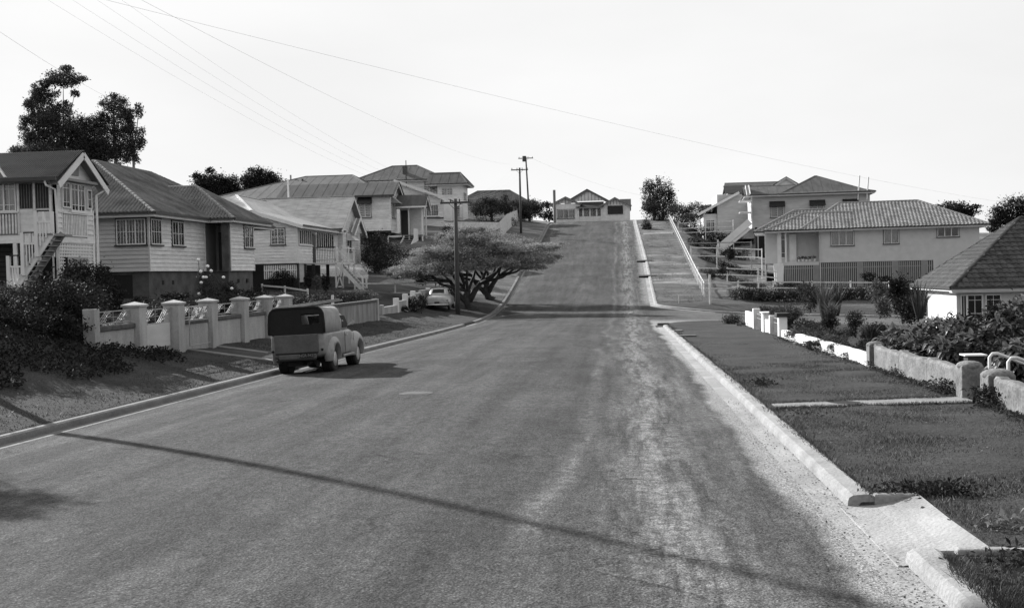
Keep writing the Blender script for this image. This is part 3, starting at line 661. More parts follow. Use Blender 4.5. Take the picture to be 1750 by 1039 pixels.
tag(blades('grass', 26000, fr3, .06, L_grassd, .014), 'rough grass tussocks on the uphill verge', 'grass')
def fr4(n):
    y = np.concatenate([RNG.uniform(10.6, 54, n//2), RNG.uniform(6, 8.2, n//4), RNG.uniform(81, 142, n//4)]); x = xR(y)+.22+RNG.normal(size=len(y))*.05*(1+np.sin(y*2.3+np.sin(y*.7)*3)); return x, y, np.ones(len(y))
def fr5(n):
    x = RNG.uniform(2.4, 5.7, n); e = RNG.integers(0, 2, n); y = np.where(e == 0, 18.02+.157*(x-2.4), 18.74+.23*(x-2.4))+RNG.normal(size=n)*.05+.03*np.sin(x*7); return x, y, np.ones(n)
tag(blades('grass', 4000, fr5, .05, L_grass, .006), 'grass creeping over the gate path edges', 'grass')
tag(blades('grass', 14000, fr4, .06, L_grass, .006), 'grass growing over the right kerb edge', 'grass')
def litter(name, n, fx, size, m, lab):
    x, y = fx(n); z = terr(x, y) if name != 'gravel' else zroad(x, y)+.022
    o = leaf_mesh(name, np.stack([x, y, z+.004], 1), size, m, base=(0, 0, 0), up=2.0, aspect=.7); tag(o, lab, 'litter', None, 'stuff')
litter('gravel', 1500, lambda n: (lambda y: (np.clip(xR(y)-np.abs(RNG.normal(size=n))*.3-.02, 1.2, 2.6), y))(6.5+14*RNG.uniform(0, 1, n)**2), .022, mat('grit', .09, .9, .5, 20), 'dark grit lying in the sandy channel')
litter('fallen_leaves', 500, lambda n: (RNG.uniform(2.5, 5.6, n), 7+20*RNG.uniform(0, 1, n)**1.5), .045, L_light, 'dry leaves scattered on the right verge')
def weeds(x, y, rx, ry, h, n, size, lab, m=None, cat='weeds'):
    pts = np.stack([RNG.normal(size=n)*rx*.5+x, RNG.normal(size=n)*ry*.5+y, np.zeros(n)], 1)
    pts[:, 2] = terr(pts[:, 0], pts[:, 1])+RNG.uniform(0, h, n)
    o = leaf_mesh('weeds', pts, size, m or L_dark, base=(x, y, g(x, y)), aspect=.4, up=.2); tag(o, lab, cat, 'weeds on the right verge'); return o
weeds(2.85, 10.75, .55, .25, .10, 900, .055, 'dark broadleaf weeds over the kerb end beside the driveway apron')
weeds(3.1, 8.05, .5, .3, .09, 1100, .06, 'leafy weed patch at the bottom right corner of the verge')
weeds(3.3, 7.5, .7, .5, .07, 1200, .06, 'pale speckled weed patch nearest the camera', L_mid)
weeds(3.0, 9.2, .25, .2, .12, 120, .07, 'thin wispy tuft right of the driveway apron', L_light)
weeds(2.75, 17.1, .3, .5, .06, 200, .05, 'small weeds beside the kerb just before the gate path', L_mid)
weeds(2.7, 22.5, .3, .9, .07, 350, .06, 'low dark weeds by the kerb beyond the gate path')

n = 26000; y = RNG.uniform(17, 28.6, n); x = RNG.uniform(-16.5, -11.0, n); kp = x < -11.15-.35*np.sin(y*1.3)-.25*np.sin(y*3.1)-np.where(y > 27.3, .9, 0); x, y = x[kp], y[kp]
tag(leaf_mesh('bank_shade_leaves', np.stack([x, y, terr(x, y)+RNG.uniform(0, .16, len(x))], 1), .09, L_dark, base=(-13, 23, 1), up=.1), 'dark creeping leaves added for the shade on the left bank', 'ground cover', None, 'stuff')  # dark leaves laid over the bank to stand for its shade
# ------------------------------------------------------------------ house helpers
def rake_clad(root, fr, poly, m=None, pitch=.19, back=True, name='weatherboard'):
    """boards clipped to a polygon given as (u, v)"""
    m = m or M_cream; v0 = min(p[1] for p in poly); v1 = max(p[1] for p in poly); sw = [(v, u) for u, v in poly]; n = max(1, int(round((v1-v0)/pitch))); h = (v1-v0)/n
    if back:
        b = MB(); b.prism([fr.p(u, v, 0) for u, v in poly], -fr.n*.1); b.build('gable_wall', m, root)
    for i in range(n):
        a = clip_range(sw, v0+i*h+1e-4); c = clip_range(sw, min(v0+(i+1)*h, v1-1e-4))
        if not a or not c or a[1]-a[0] < .1: continue
        b = MB(); z0, z1 = v0+i*h, v0+(i+1)*h
        b.hexa([fr.p(a[0], z0, .002), fr.p(a[1], z0, .002), fr.p(a[1], z0, .034), fr.p(a[0], z0, .034), fr.p(c[0], z1, .002), fr.p(c[1], z1, .002), fr.p(c[1], z1, .012), fr.p(c[0], z1, .012)])
        b.build(name, m, root)
def gable_end(root, fr, u0, u1, ze, zrg, over=.35, m=None, barge=M_white, battens=.4, batm=None, bw=.18, boards=False, n0=.0):
    """pediment wall in frame fr between u0,u1 plus barge boards standing `over` in front"""
    uc = (u0+u1)/2; m = m or M_cream
    poly = [(u0, ze), (u1, ze), (uc, zrg)]
    if boards: rake_clad(root, fr, poly, m)
    else:
        b = MB(); b.prism([fr.p(u, v, n0) for u, v in poly], -fr.n*.1); b.build('gable_wall', m, root)
        if battens:
            k = int((u1-u0)/battens); sw = poly
            for i in range(1, k):
                u = u0+(u1-u0)*i/k; r = clip_range(sw, u)
                if r and r[1]-r[0] > .15: fr.B('batten', batm or m, root, u-.025, u+.025, ze, r[1]-.03, n0+.002, n0+.03)
    sl = (zrg-ze)/(uc-u0); e = .35
    for s in (-1, 1):
        a = fr.p(uc-s*.0, zrg+.02, over); c = fr.p(uc+s*((u1-u0)/2+e), zrg-sl*((u1-u0)/2+e)+.02, over)
        b = MB(); b.bar(a-Vector((0, 0, bw/2)), c-Vector((0, 0, bw/2)), .04, bw, Vector((0, 0, 1))); b.build('barge_board', barge, root)
        b = MB(); a2 = fr.p(uc, zrg-.06, 0); c2 = fr.p(uc+s*((u1-u0)/2+e), zrg-.06-sl*((u1-u0)/2+e), 0)
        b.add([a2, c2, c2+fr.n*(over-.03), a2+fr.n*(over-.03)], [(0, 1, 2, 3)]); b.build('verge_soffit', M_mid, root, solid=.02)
def slats(root, fr, u0, u1, v0, v1, m, sp=.12, w=.04, n0=.0, n1=.03, name='slat', horiz=False):
    b = MB(); first = None
    if horiz: fr.box(b, u0, u1, v0, v0+w, n0, n1); k = int((v1-v0)/sp)
    else: fr.box(b, u0, u0+w, v0, v1, n0, n1); k = int((u1-u0)/sp)
    o = b.build(name, m, root)
    for i in range(1, k+1): copy_part(o, (0, 0, i*sp) if horiz else fr.u*(i*sp))
def downpipe(root, pts, m=M_white, r=.045):
    b = MB(); b.tube(pts, r, 8); return b.build('downpipe', m, root)
def stairs(root, p0, p1, width_vec, n, m=M_white, tread_m=None):
    """p0 top, p1 bottom of the near stringer; width_vec to the far one"""
    p0, p1, w = Vector(p0), Vector(p1), Vector(width_vec)
    for q in (Vector((0, 0, 0)), w):
        b = MB(); b.bar(p0+q, p1+q, .05, .26); b.build('stringer', m, root)
    d = (p1-p0); hd = Vector((d.x, d.y, 0)).normalized()*.14; o = None
    b = MB(); c = p0+d*(.5/n); b.hexa([c-hd-Vector((0, 0, .02)), c+hd-Vector((0, 0, .02)), c+hd+w-Vector((0, 0, .02)), c-hd+w-Vector((0, 0, .02)), c-hd+Vector((0, 0, .02)), c+hd+Vector((0, 0, .02)), c+hd+w+Vector((0, 0, .02)), c-hd+w+Vector((0, 0, .02))])
    o = b.build('tread', tread_m or M_mid, root)
    for i in range(1, n): copy_part(o, d*(i/n))
X, Y, Z = Vector((1, 0, 0)), Vector((0, 1, 0)), Vector((0, 0, 1))
# ------------------------------------------------------------------ HOUSE 1: high-set weatherboard house with outside stair, far left
r = thing('weatherboard_house', (-21.9, 43.4, 1.4), 'high-set pale weatherboard house with outside stair and street-facing gable at far left', 'house')
f = Fr((-21.9, 43.4, 0), Y, X); s = Fr((-21.9, 43.4, 0), -X, -Y)
f.B('wall', M_cream, r, 0, 3.0, 3.8, 6.25, -.12, 0)
for a, b_ in ((.0, .42), (2.42, 3.0)): clad(r, f, a, b_, 3.95, 5.15, M_cream, back=False)
f.B('floor_beam', M_cream, r, -.02, 3.02, 3.78, 4.0, .02, .07)
window(r, f, .42, 5.15, .62, 1.02, 1, (1, 2), False, sill=False, trim=False)
window(r, f, 1.1, 5.05, 1.15, 1.12, 2, (1, 2), .9, sill=True, trim=False)
window(r, f, 2.45, 5.2, .4, .8, 1, (0, 1), True, sill=False, trim=False)
f.B('balustrade_back', M_mid, r, .46, 2.38, 4.05, 4.95, .01, .03); slats(r, f, .48, 2.34, 4.1, 4.9, M_cream, .13, .07, .04, .08, 'baluster')
for z in (4.03, 4.92): f.B('balustrade_rail', M_white, r, .42, 2.42, z, z+.06, .03, .11)
f.B('lattice_shade', M_inner, r, .0, 3.0, 1.5, 3.78, -1.6, -1.5)
slats(r, f, .12, 2.85, 3.2, 3.76, M_white, .13, .045, .0, .02, 'lattice_slat'); slats(r, f, .12, 2.88, 3.22, 3.74, M_white, .13, .045, .022, .04, 'lattice_slat', True)
for u in (.12, 2.5): slats(r, f, u, u+.35, 2.4, 3.2, M_white, .13, .045, .0, .02, 'lattice_slat'); slats(r, f, u, u+.4, 2.45, 3.15, M_white, .13, .045, .022, .04, 'lattice_slat', True)
for u in (0, 2.92): f.B('post', M_white, r, u-.06, u+.1, 1.3, 3.78, -.1, .05)
gable_end(r, f, -.15, 3.3, 6.28, 7.42, .42, M_cream, M_white, 0, bw=.26); f.B('gable_shelf', M_mid, r, .3, 2.9, 6.2, 6.3, .01, .35); f.B('gable_vent', M_mid, r, 1.3, 1.85, 6.5, 6.95, .005, .05)
R_ = lambda *p: [Vector(q) for q in p]
ribbed(r, R_((-40, 42.8, 6.22), (-21.46, 42.8, 6.22), (-21.46, 44.95, 7.46), (-40, 44.95, 7.46)), M_iron_d, .09, .012)
ribbed(r, R_((-21.46, 47.1, 6.22), (-40, 47.1, 6.22), (-40, 44.95, 7.46), (-21.46, 44.95, 7.46)), M_iron_d, .09, .012)
caps(r, (-40, 44.95, 7.46), (-21.46, 44.95, 7.46), M_iron_d, .07, scallop=False)
b = MB(); b.bar((-25.4, 44.9, 7.47), (-23.6, 42.85, 6.30), .12, .03); b.build('valley_flashing', M_iron, r)
b = MB(); b.bar((-40, 42.72, 6.18), (-21.5, 42.72, 6.18), .12, .12); b.build('gutter', M_trim, r); B('soffit', M_mid, r, -40, -21.95, 42.8, 43.4, 6.1, 6.13)
s.B('wall', M_cream, r, .0, 12, 3.8, 6.2, -.12, 0)
for u in (.25, .92): s.B('lattice_screen', M_dark, r, u, u+.55, 5.12, 6.08, .01, .04); slats(r, s, u, u+.52, 5.12, 6.06, M_mid, .11, .015, .042, .05, 'screen_slat'); 
for u in (.18, .84, 1.5): s.B('post', M_cream, r, u-.05, u+.04, 4.1, 6.15, .02, .09)
s.B('solid_panel', M_cream, r, .15, 1.5, 4.1, 5.08, .02, .05)
window(r, s, 1.58, 5.02, 1.0, 1.12, 2, (1, 2), .9, trim=False); window(r, s, 2.62, 5.02, 1.0, 1.12, 2, (1, 2), .9, trim=False)
s.B('balustrade_back', M_mid, r, 1.55, 3.6, 4.1, 5.0, .01, .03); slats(r, s, 1.58, 3.6, 4.15, 4.92, M_cream, .13, .07, .04, .08, 'baluster'); s.B('floor_beam', M_cream, r, .0, 12, 3.78, 4.08, .02, .08)
s.B('underfloor_wall', M_inner, r, 0.2, 12, 1.4, 3.78, -1.2, -1.1); slats(r, s, 1.3, 4, 1.7, 3.7, M_dark, .2, .16, -1.08, -1.05, 'underfloor_board', True)  # flat dark sheet in place of the shade under the house
for u in (.1, 1.7, 3.2): s.B('post', M_cream, r, u-.08, u+.08, 1.3, 3.78, -.1, .06)
stairs(r, (-21.3, 41.9, 4.08), (-22.85, 41.9, 2.0), (0, .85, 0), 11, M_white, M_mid)
[o for o in r.children if o.name.startswith('stringer')][-1].data.materials[0] = M_mid
B('landing', M_mid, r, -22.0, -21.25, 41.85, 43.38, 3.98, 4.06)
for i, (x, zt, zb) in enumerate(((-23.0, 3.25, 1.85), (-22.42, 4.1, 2.5), (-21.86, 4.9, 3.2))):
    for yy, w in ((41.82, .12), (43.0, .09)):
        B('newel_post', M_white, r, x-.07, x+.06, yy-w/2, yy+w/2, zb, zt+(0 if w > .1 else .05))
    b = MB(); b.box(x+.06, x+.55, 41.79, 41.86, zt-.45, zt-.38); b.build('stair_rail', M_white, r)
    b = MB(); b.box(x+.06, x+.50, 41.78, 41.87, zt-.02, zt+.03); b.build('stair_rail', M_dark, r)
    B('stair_post', M_white, r, x+.27, x+.35, 41.78, 41.86, zt-.38, zt-.02)
    for k in range(4):
        xx_ = x+.12+k*.115; zl = 2.0+(xx_+22.85)*(2.08/1.55)+.1; B('baluster', M_white, r, xx_, xx_+.05, 41.8, 41.84, zl, zt-.45)
downpipe(r, [(-22.0, 42.75, 6.2), (-21.95, 42.8, 5.95), (-21.75, 43.1, 5.8), (-21.8, 43.25, 5.2), (-21.75, 43.3, 1.5)])
downpipe(r, [(-21.45, 46.9, 6.1), (-21.75, 46.5, 5.8), (-21.75, 46.5, 1.5)])
# ------------------------------------------------------------------ HOUSE 2: low weatherboard house under a ribbed hip roof
r = thing('ribbed_roof_house', (-21.9, 51.85, 1.2), 'weatherboard house with dark ribbed hip roof and corner window behind the iron-panelled wall', 'house')
f = Fr((-21.9, 51.85, 0), Y, X); s = Fr((-21.9, 51.85, 0), -X, -Y)
clad(r, f, 0, 6.95, 2.65, 5.2, M_cream, .195); clad(r, s, 0, 10, 2.65, 5.2, M_cream2, .195)  # same boards on both walls; camera-facing side toned darker for its shade
window(r, s, .12, 3.9, 1.42, 1.2, 3, (2, 1), .95); window(r, f, .12, 3.9, 1.2, 1.2, 1, (3, 1), .9); window(r, f, 2.6, 3.9, 1.45, 1.2, 2, (1, 1), .95)
B('base_wall', M_brick, r, -32, -22.0, 51.95, 60, .6, 2.648); B('base_wall', M_brick, r, -22.1, -20.68, 58.9, 62.75, .3, 2.648)
s.B('base_opening', M_inner, r, .9, 4, 1.0, 2.5, .0-.098, -.09); slats(r, s, 3.9, 5.6, 1.2, 2.6, M_mid, .14, .06, -.08, -.05, 'base_slat')
for yy in (53.4, 54.6, 60.2, 61.6): B('air_vent', M_inner, r, -22.02+(1.36 if yy > 58 else 0), -21.985+(1.36 if yy > 58 else 0), yy, yy+.25, 2.0, 2.2)
f2 = Fr((-20.6, 58.8, 0), Y, X)
clad(r, f2, 0.25, 4.0, 2.65, 5.2, M_cream, .195); window(r, f2, 2.35, 3.9, 1.45, 1.2, 2, (1, 1), .95)
B('porch_wall', M_mid, r, -22.1, -20.72, 60.5, 60.6, 2.6, 5.2); B('porch_door', M_trim, r, -21.75, -21.0, 60.44, 60.5, 2.66, 4.75); B('porch_post', M_brick, r, -20.98, -20.6, 58.8, 59.05, 2.6, 5.2); B('porch_floor', M_brick, r, -22.0, -20.62, 58.82, 60.5, 2.6, 2.66)
B('porch_wall', M_mid, r, -22.05, -21.92, 58.82, 60.5, 2.66, 5.2)
B('rear_wall', M_cream, r, -32, -22, 66, 66.1, 2.65, 5.2)
hip_roof(r, -32.35, -21.4, 51.35, 69.2, 5.36, 8.42, M_fibro, 'rib', 'y', capm=M_cap, amp=.048, pitch=.19)
hip_roof(r, -29.5, -20.1, 58.3, 64.6, 5.37, 7.35, M_fibro, 'rib', 'x', i0=.0, i1=3.2, capm=M_cap, amp=.048, pitch=.19)
# ------------------------------------------------------------------ HOUSE 3: pale iron roof, front landing and stair
r = thing('iron_roof_house', (-21.9, 75.6, 1.2), 'weatherboard house with pale iron roof, front landing and white stair beside the crossed trestle', 'house')
f = Fr((-21.9, 75.6, 0), Y, X); s = Fr((-21.9, 75.6, 0), -X, -Y)
clad(r, s, 0, 9, 3.2, 5.6, M_cream, .2); rake_clad(r, s, [(0, 5.6), (9, 5.6), (9, 6.75), (3.2, 6.75)], M_cream, .2)
window(r, s, .86, 4.48, .95, 1.1, 2, (1, 2), .95)
clad(r, f, 0, 10.8, 3.2, 4.42, M_cream, .2); f.B('wall', M_cream, r, 0, 10.8, 4.42, 5.65, -.12, 0)
window(r, f, .2, 4.48, 3.1, 1.02, 6, (0, 0), .95, trim=False); window(r, f, 4.5, 4.3, 4.8, 1.2, 8, (0, 0), .95, trim=False)
f.B('door', M_trim, r, 3.55, 4.3, 3.25, 5.3, .0, .05)
b = MB(); b.ball((-21.7, 79.4, 5.3), .13, 10, 8); b.build('lamp', M_white, r)
slats(r, s, .12, 2.35, 2.15, 3.16, M_white, .13, .07, -.05, -.02, 'batten'); s.B('batten_rail', M_white, r, .1, 2.4, 2.7, 2.76, -.02, .0); s.B('batten_rail', M_dark, r, -.05, 9, 3.1, 3.2, -.05, .02)
B('underfloor_shade_back', M_inner, r, -31, -23.5, 76.6, 76.7, .8, 3.15); B('underfloor_shade_back', M_inner, r, -23.6, -23.5, 76.6, 87, .8, 3.15)
for yy in (75.7, 77.5, 79.6, 83.5): B('stump', M_dark if yy > 78 else M_trim, r, -22.1, -21.9, yy, yy+.2, .9, 3.16)
B('underfloor_panel', M_cream2, r, -22.06, -22.02, 76.0, 77.4, 1.9, 3.15)
B('landing', M_cream, r, -21.86, -20.4, 80, 85.6, 3.12, 3.24); 
for yy in (80.02, 81.9, 83.8, 85.5): B('landing_post', M_white, r, -20.5, -20.4, yy, yy+.1, 1.0, 4.5)
for z in (4.3, 3.4): B('landing_rail', M_trim if z > 4 else M_white, r, -21.86, -20.42, 80.02, 80.1, z, z+.08); B('landing_rail', M_white, r, -20.5, -20.42, 81.9, 85.5, z, z+.08)
fl = Fr((-21.86, 80.05, 0), X, -Y); slats(r, fl, .1, 1.36, 3.26, 4.3, M_mid, .12, .03, 0, .03, 'baluster')
b = MB(); b.bar((-20.45, 80.07, 3.1), (-19.95, 80.07, 1.4), .08, .08); b.bar((-19.95, 80.07, 3.1), (-20.45, 80.07, 1.4), .08, .08); b.bar((-20.5, 80.07, 1.5), (-19.9, 80.07, 1.5), .08, .08); b.build('trestle', M_white, r)
stairs(r, (-20.35, 80.2, 3.15), (-18.6, 80.2, 1.2), (0, 1.1, 0), 11, M_white); B('newel_post', M_white, r, -18.6, -18.48, 80.1, 80.2, .9, 2.1); B('newel_post', M_white, r, -18.6, -18.48, 81.3, 81.4, .9, 2.1)
b = MB(); b.bar((-20.4, 80.15, 4.3), (-18.55, 80.15, 2.1), .05, .09); b.build('stair_rail', M_white, r)
flat_slope(r, R_((-21.4, 75.2, 5.72), (-21.4, 86.6, 5.72), (-24.9, 86.6, 6.8), (-24.9, 75.2, 6.8)), M_iron, seams=.8)
flat_slope(r, R_((-24.9, 75.2, 6.8), (-24.9, 87, 6.8), (-27.7, 87, 8.25), (-27.7, 80.2, 8.25)), M_iron, seams=.8)
flat_slope(r, R_((-24.9, 75.2, 6.8), (-27.7, 80.2, 8.25), (-31.2, 75.2, 6.8)), M_iron, seams=.8)
b = MB(); b.bar((-24.9, 75.15, 6.84), (-27.7, 80.2, 8.3), .18, .04); b.bar((-27.7, 80.2, 8.3), (-27.7, 87, 8.3), .2, .04); b.build('ridge_cap', M_white, r)
b = MB(); b.bar((-21.38, 75.15, 5.62), (-24.9, 75.15, 6.7), .04, .22); b.bar((-24.9, 75.15, 6.68), (-31.2, 75.15, 6.68), .04, .2); b.build('fascia', M_white, r)
b = MB(); b.bar((-21.36, 75.1, 5.62), (-21.36, 86.6, 5.62), .05, .2); b.build('fascia', M_white, r); b = MB(); b.bar((-21.3, 75.1, 5.73), (-21.3, 86.6, 5.73), .1, .1); b.build('gutter', M_trim, r)
f3 = Fr((-21.6, 85.4, 0), Y, X); clad(r, f3, 1.3, 7.0, 3.2, 5.9, M_cream, .2); s3 = Fr((-21.6, 86.7, 0), -X, -Y); clad(r, s3, 0, 8, 3.2, 6.0, M_cream, .2)
window(r, f3, 2.6, 4.2, 1.3, 1.2, 2, (0, 0), .9, hood=M_white)
gable_end(r, f3, -.3, 7.2, 5.9, 8.5, .5, M_cream, M_white, .35)
gable_end(r, Fr((-21.15, 85.4, 0), Y, X), 2.6, 6.2, 5.7, 6.9, .3, M_cream, M_white, .3)
flat_slope(r, R_((-34, 85.0, 5.9), (-21.1, 85.0, 5.9), (-21.1, 88.85, 8.56), (-34, 88.85, 8.56)), M_iron, seams=.9)
flat_slope(r, R_((-21.1, 92.9, 5.9), (-34, 92.9, 5.9), (-34, 88.85, 8.56), (-21.1, 88.85, 8.56)), M_iron, seams=.9)
b = MB(); b.bar((-34, 88.85, 8.62), (-21.1, 88.85, 8.62), .2, .05); b.build('ridge_cap', M_iron, r)
b = MB(); p = at(504, 338, 90); b.tube([(p.x, 90, 7.5), (p.x, 90, 10.2)], .07, 8); b.build('vent_pipe', M_white, r)
# ------------------------------------------------------------------ HOUSE 4: awning window, porch
r = thing('awning_house', (-20, 97, 3.2), 'long weatherboard house with dark hooded window and small gabled porch above a dark hedge', 'house', far=1.15)
f = Fr((-20, 97, 0), Y, X); s = Fr((-20, 97, 0), -X, -Y)
clad(r, s, 0, 12, 6.15, 9.2, M_cream, .2); clad(r, f, 0, 2.6, 6.15, 9.2, M_cream, .2)
window(r, s, 1.7, 7.35, 1.0, 1.5, 2, (0, 2), .6, hood=True); window(r, f, .6, 7.3, 1.1, 1.6, 1, (2, 0), .9, hood=M_mid)
gable_end(r, f, -.2, 4.4, 9.25, 10.4, .4, M_cream, M_white, .35)
flat_slope(r, R_((-30, 96.5, 9.2), (-19.5, 96.5, 9.2), (-19.5, 99.1, 10.5), (-30, 99.1, 10.5)), M_iron_m, seams=.9)
flat_slope(r, R_((-19.5, 101.7, 9.2), (-30, 101.7, 9.2), (-30, 99.1, 10.5), (-19.5, 99.1, 10.5)), M_iron_m, seams=.9)
b = MB(); b.bar((-30, 96.45, 9.15), (-19.5, 96.45, 9.15), .08, .16); b.build('gutter', M_trim, r)
hip_roof(r, -37, -20.6, 97.2, 112, 9.25, 11.75, M_iron_m, 'flat', 'x', i0=7.4, i1=4.5, seams=.9, soffit=False)
B('rear_wall', M_cream, r, -36, -20.8, 99, 111, 6.15, 9.2); B('underfloor_shade', M_inner, r, -31, -21.2, 98.2, 110, 2.6, 6.1)
for x in (-20.2, -23, -26): B('stump', M_dark, r, x, x+.2, 97.05, 97.25, 3, 6.15)
B('floor_beam', M_dark, r, -30, -20, 97.0, 97.1, 6.0, 6.14)
# porch
B('porch_wall', M_cream, r, -20, -17.8, 101.4, 101.5, 5.8, 8.4); B('porch_floor', M_mid, r, -20, -17.6, 99.4, 101.5, 5.7, 5.82); B('door', M_trim, r, -19.9, -19.1, 101.3, 101.38, 5.85, 8.1)
for x, y in ((-17.7, 99.45), (-17.7, 101.4), (-18.9, 99.45)): B('porch_post', M_white, r, x, x+.12, y, y+.12, 4.0, 8.3)
pf = Fr((-17.5, 99.2, 0), Y, X); gable_end(r, pf, -.1, 2.5, 8.35, 9.3, .25, M_cream, M_white, .3)
flat_slope(r, R_((-20.5, 98.9, 8.3), (-17.2, 98.9, 8.3), (-17.2, 100.4, 9.4), (-20.5, 100.4, 9.4)), M_iron_m, seams=.9); flat_slope(r, R_((-17.2, 101.9, 8.3), (-20.5, 101.9, 8.3), (-20.5, 100.4, 9.4), (-17.2, 100.4, 9.4)), M_iron_m)
b = MB(); b.bar((-20.5, 98.85, 8.25), (-17.2, 98.85, 8.25), .08, .14); b.build('fascia', M_white, r)
stairs(r, (-18.0, 98.0, 5.6), (-18.3, 94.6, 3.6), (-1.0, 0, 0), 10, M_white)
B('stair_panel', M_white, r, -18.05, -18.0, 97.4, 99.4, 4.2, 6.3); b = MB(); b.bar((-20.1, 96.4, 5.6), (-18.9, 96.4, 5.6), .1, .1); b.bar((-20.1, 96.4, 5.6), (-20.1, 96.4, 3.2), .1, .1, Y); b.build('gateway_frame', M_cream, r)
p = at(505, 318, 104); b = MB(); b.tube([(p.x, 104, 8.5), (p.x, 104, 11.9)], .09, 8); b.build('vent_pipe', M_iron, r)
p = at(530, 325, 104); b = MB(); b.tube([(p.x, 103, 9), (p.x, 103, 11.4)], .10, 8); b.build('vent_pipe', M_trim, r)
# ------------------------------------------------------------------ HOUSE 4b: raking-roofed side building with a row of high windows
r = thing('verandah_house', (-20, 112, 5.5), 'weatherboard building with raking roof edge and high window row, above the gabled porch', 'house', far=1.15)
s = Fr((-17.7, 112, 0), -X, -Y)
clad(r, s, 0, 5, 6.3, 9.7, M_cream, .22); rake_clad(r, s, [(0, 9.7), (5, 9.7), (5, 11.6)], M_cream, .22)
window(r, s, .5, 8.1, 2.2, 1.15, 3, (2, 1), .9, trim=False); window(r, s, 3.0, 9.5, 1.6, .7, 3, (1, 0), .9, trim=False)
flat_slope(r, R_((-17.1, 111.5, 9.75), (-17.1, 121, 9.75), (-22.6, 121, 11.8), (-22.6, 111.5, 11.8)), M_iron_m)
b = MB(); b.bar((-17.1, 111.45, 9.7), (-22.6, 111.45, 11.75), .05, .22); b.build('fascia', M_white, r); b = MB(); b.bar((-17.7, 111.9, 7.9), (-19.9, 111.9, 7.95), .1, .12); b.build('window_ledge', M_trim, r)
B('base_wall', M_cream2, r, -22.6, -17.75, 112.1, 118, 4.8, 6.3)
# ------------------------------------------------------------------ HOUSE 5: two-storey house on the rise
r = thing('upper_house', (-20.7, 130, 7.5), 'tall two-level pale house with hip roof and hooded upper window on the left rise', 'house', far=1.15)
s = Fr((-20.7, 130, 0), -X, -Y); clad(r, s, 0, 5, 8.5, 13.3, M_cream, .25); f = Fr((-20.7, 130, 0), Y, X); clad(r, f, 0, 5, 8.5, 13.3, M_cream, .25)
window(r, s, .75, 11.6, 1.4, 1.6, 2, (1, 1), .6, trim=False); s.B('window_hood', M_mid, r, .5, 2.4, 13.25-.0, 13.32, .0, .6)
hip_roof(r, -31.5, -20.1, 129.4, 138, 13.35, 15.4, M_iron_m, 'flat', 'x', i0=4.2, i1=4.2, seams=1.0)
s2 = Fr((-17.9, 127, 0), -X, -Y); clad(r, s2, 0, 2.8, 8.2, 12.4, M_cream, .25); f2 = Fr((-17.9, 127, 0), Y, X); clad(r, f2, 0, 4, 8.2, 12.4, M_cream, .25)
window(r, s2, 1.1, 11.2, 1.3, .9, 2, (1, 1), .6, trim=False); window(r, s2, .3, 8.7, .55, 1.3, 1, (0, 0), False, trim=False); window(r, f2, .6, 10.6, 2.2, 1.0, 3, (0, 1), .9, trim=False)
hip_roof(r, -22, -17.2, 126.4, 131.6, 12.5, 13.95, M_iron_m, 'flat', 'x', i0=0, i1=1.2, seams=1.0)
s2.B('floor_band', M_white, r, -.1, 2.9, 10.3, 10.5, .0, .12); B('stair_side', M_white, r, -19.8, -18.8, 124.5, 126.9, 7.8, 10.1)
p = at(694, 300, 128); b = MB(); b.tube([(p.x, 129.5, 12), (p.x, 129.5, 15.6)], .05, 6); b.build('antenna_pole', M_trim, r); p = at(687, 290, 128); b = MB(); b.box(p.x-.25, p.x+.25, 131, 131.5, 13.2, 15.1); b.build('chimney', M_brick, r)
# ------------------------------------------------------------------ HOUSE 6: dark hip roof behind the bushes
r = thing('far_house', (-17, 150, 9), 'low house with plain dark hip roof behind bushes, left of the hilltop', 'house', far=1.12)
hip_roof(r, -23, -11.6, 149, 156, 11.4, 13.55, M_iron_m, 'flat', 'x', seams=1.1); B('wall', M_cream2, r, -22.4, -12.2, 149.6, 155.4, 8.9, 11.3)
s = Fr((-12.3, 149.6, 0), -X, -Y); window(r, s, 2, 9.9, 1.3, 1.1, 2, (0, 0), .8, trim=False); window(r, s, 6, 9.9, 1.3, 1.1, 2, (0, 0), .8, trim=False)
# ------------------------------------------------------------------ HILLTOP HOUSE
r = thing('hilltop_house', (-5.0, 166, 9.1), 'gabled house with half-timbered gables facing down the road from the hilltop', 'house')
def hx(px): return at(px, 380, 166).x
def hz(py): return 2.15+(463.7-py)*166/1900
y0 = 166; fw = Fr((0, y0, 0), X, -Y)
a, b_, c, d = hx(946), hx(990), hx(1027), hx(1077)
M_hw = mat('pale_house_wall', .6, .8, .12, 2); M_hroof = mat('grey_tile_roof', .16, .8, .25, 2)
fw.B('wall', M_hw, r, a, b_, 9, 12.2, -3, 0); fw.B('wall', M_hw, r, c, d, 9, 12.0, -3, 0); fw.B('wall', M_hw, r, b_, c, 9, 11.9, -4, -1.5); fw.B('porch_balustrade', M_hw, r, b_, c, 9, 10.4, -.3, -.15)
for x in (b_+.6, (b_+c)/2, c-.6): fw.B('porch_post', M_hw, r, x-.12, x+.12, 10.4, 11.8, -.35, -.1)
window(r, fw, hx(953), hz(371.5), hx(982)-hx(953), hz(357)-hz(371.5), 3, (0, 0), .9); window(r, fw, hx(1040), hz(366), hx(1064)-hx(1040), hz(353)-hz(366), 2, (0, 0), False)
fw.B('awning', M_dark, r, hx(1039), hx(1065), hz(366), hz(352.5), .12, .16)
fw.B('wall_band', M_white, r, hx(945), hx(992), hz(356), hz(347), .0, .08)
f5 = Fr((0, y0-1.45+1.2, 0), X, -Y)
window(r, Fr((0, y0+1.5, 0), X, -Y), hx(1000), 10.3, 2.4, 1.2, 3, (0, 0), .5, trim=False)
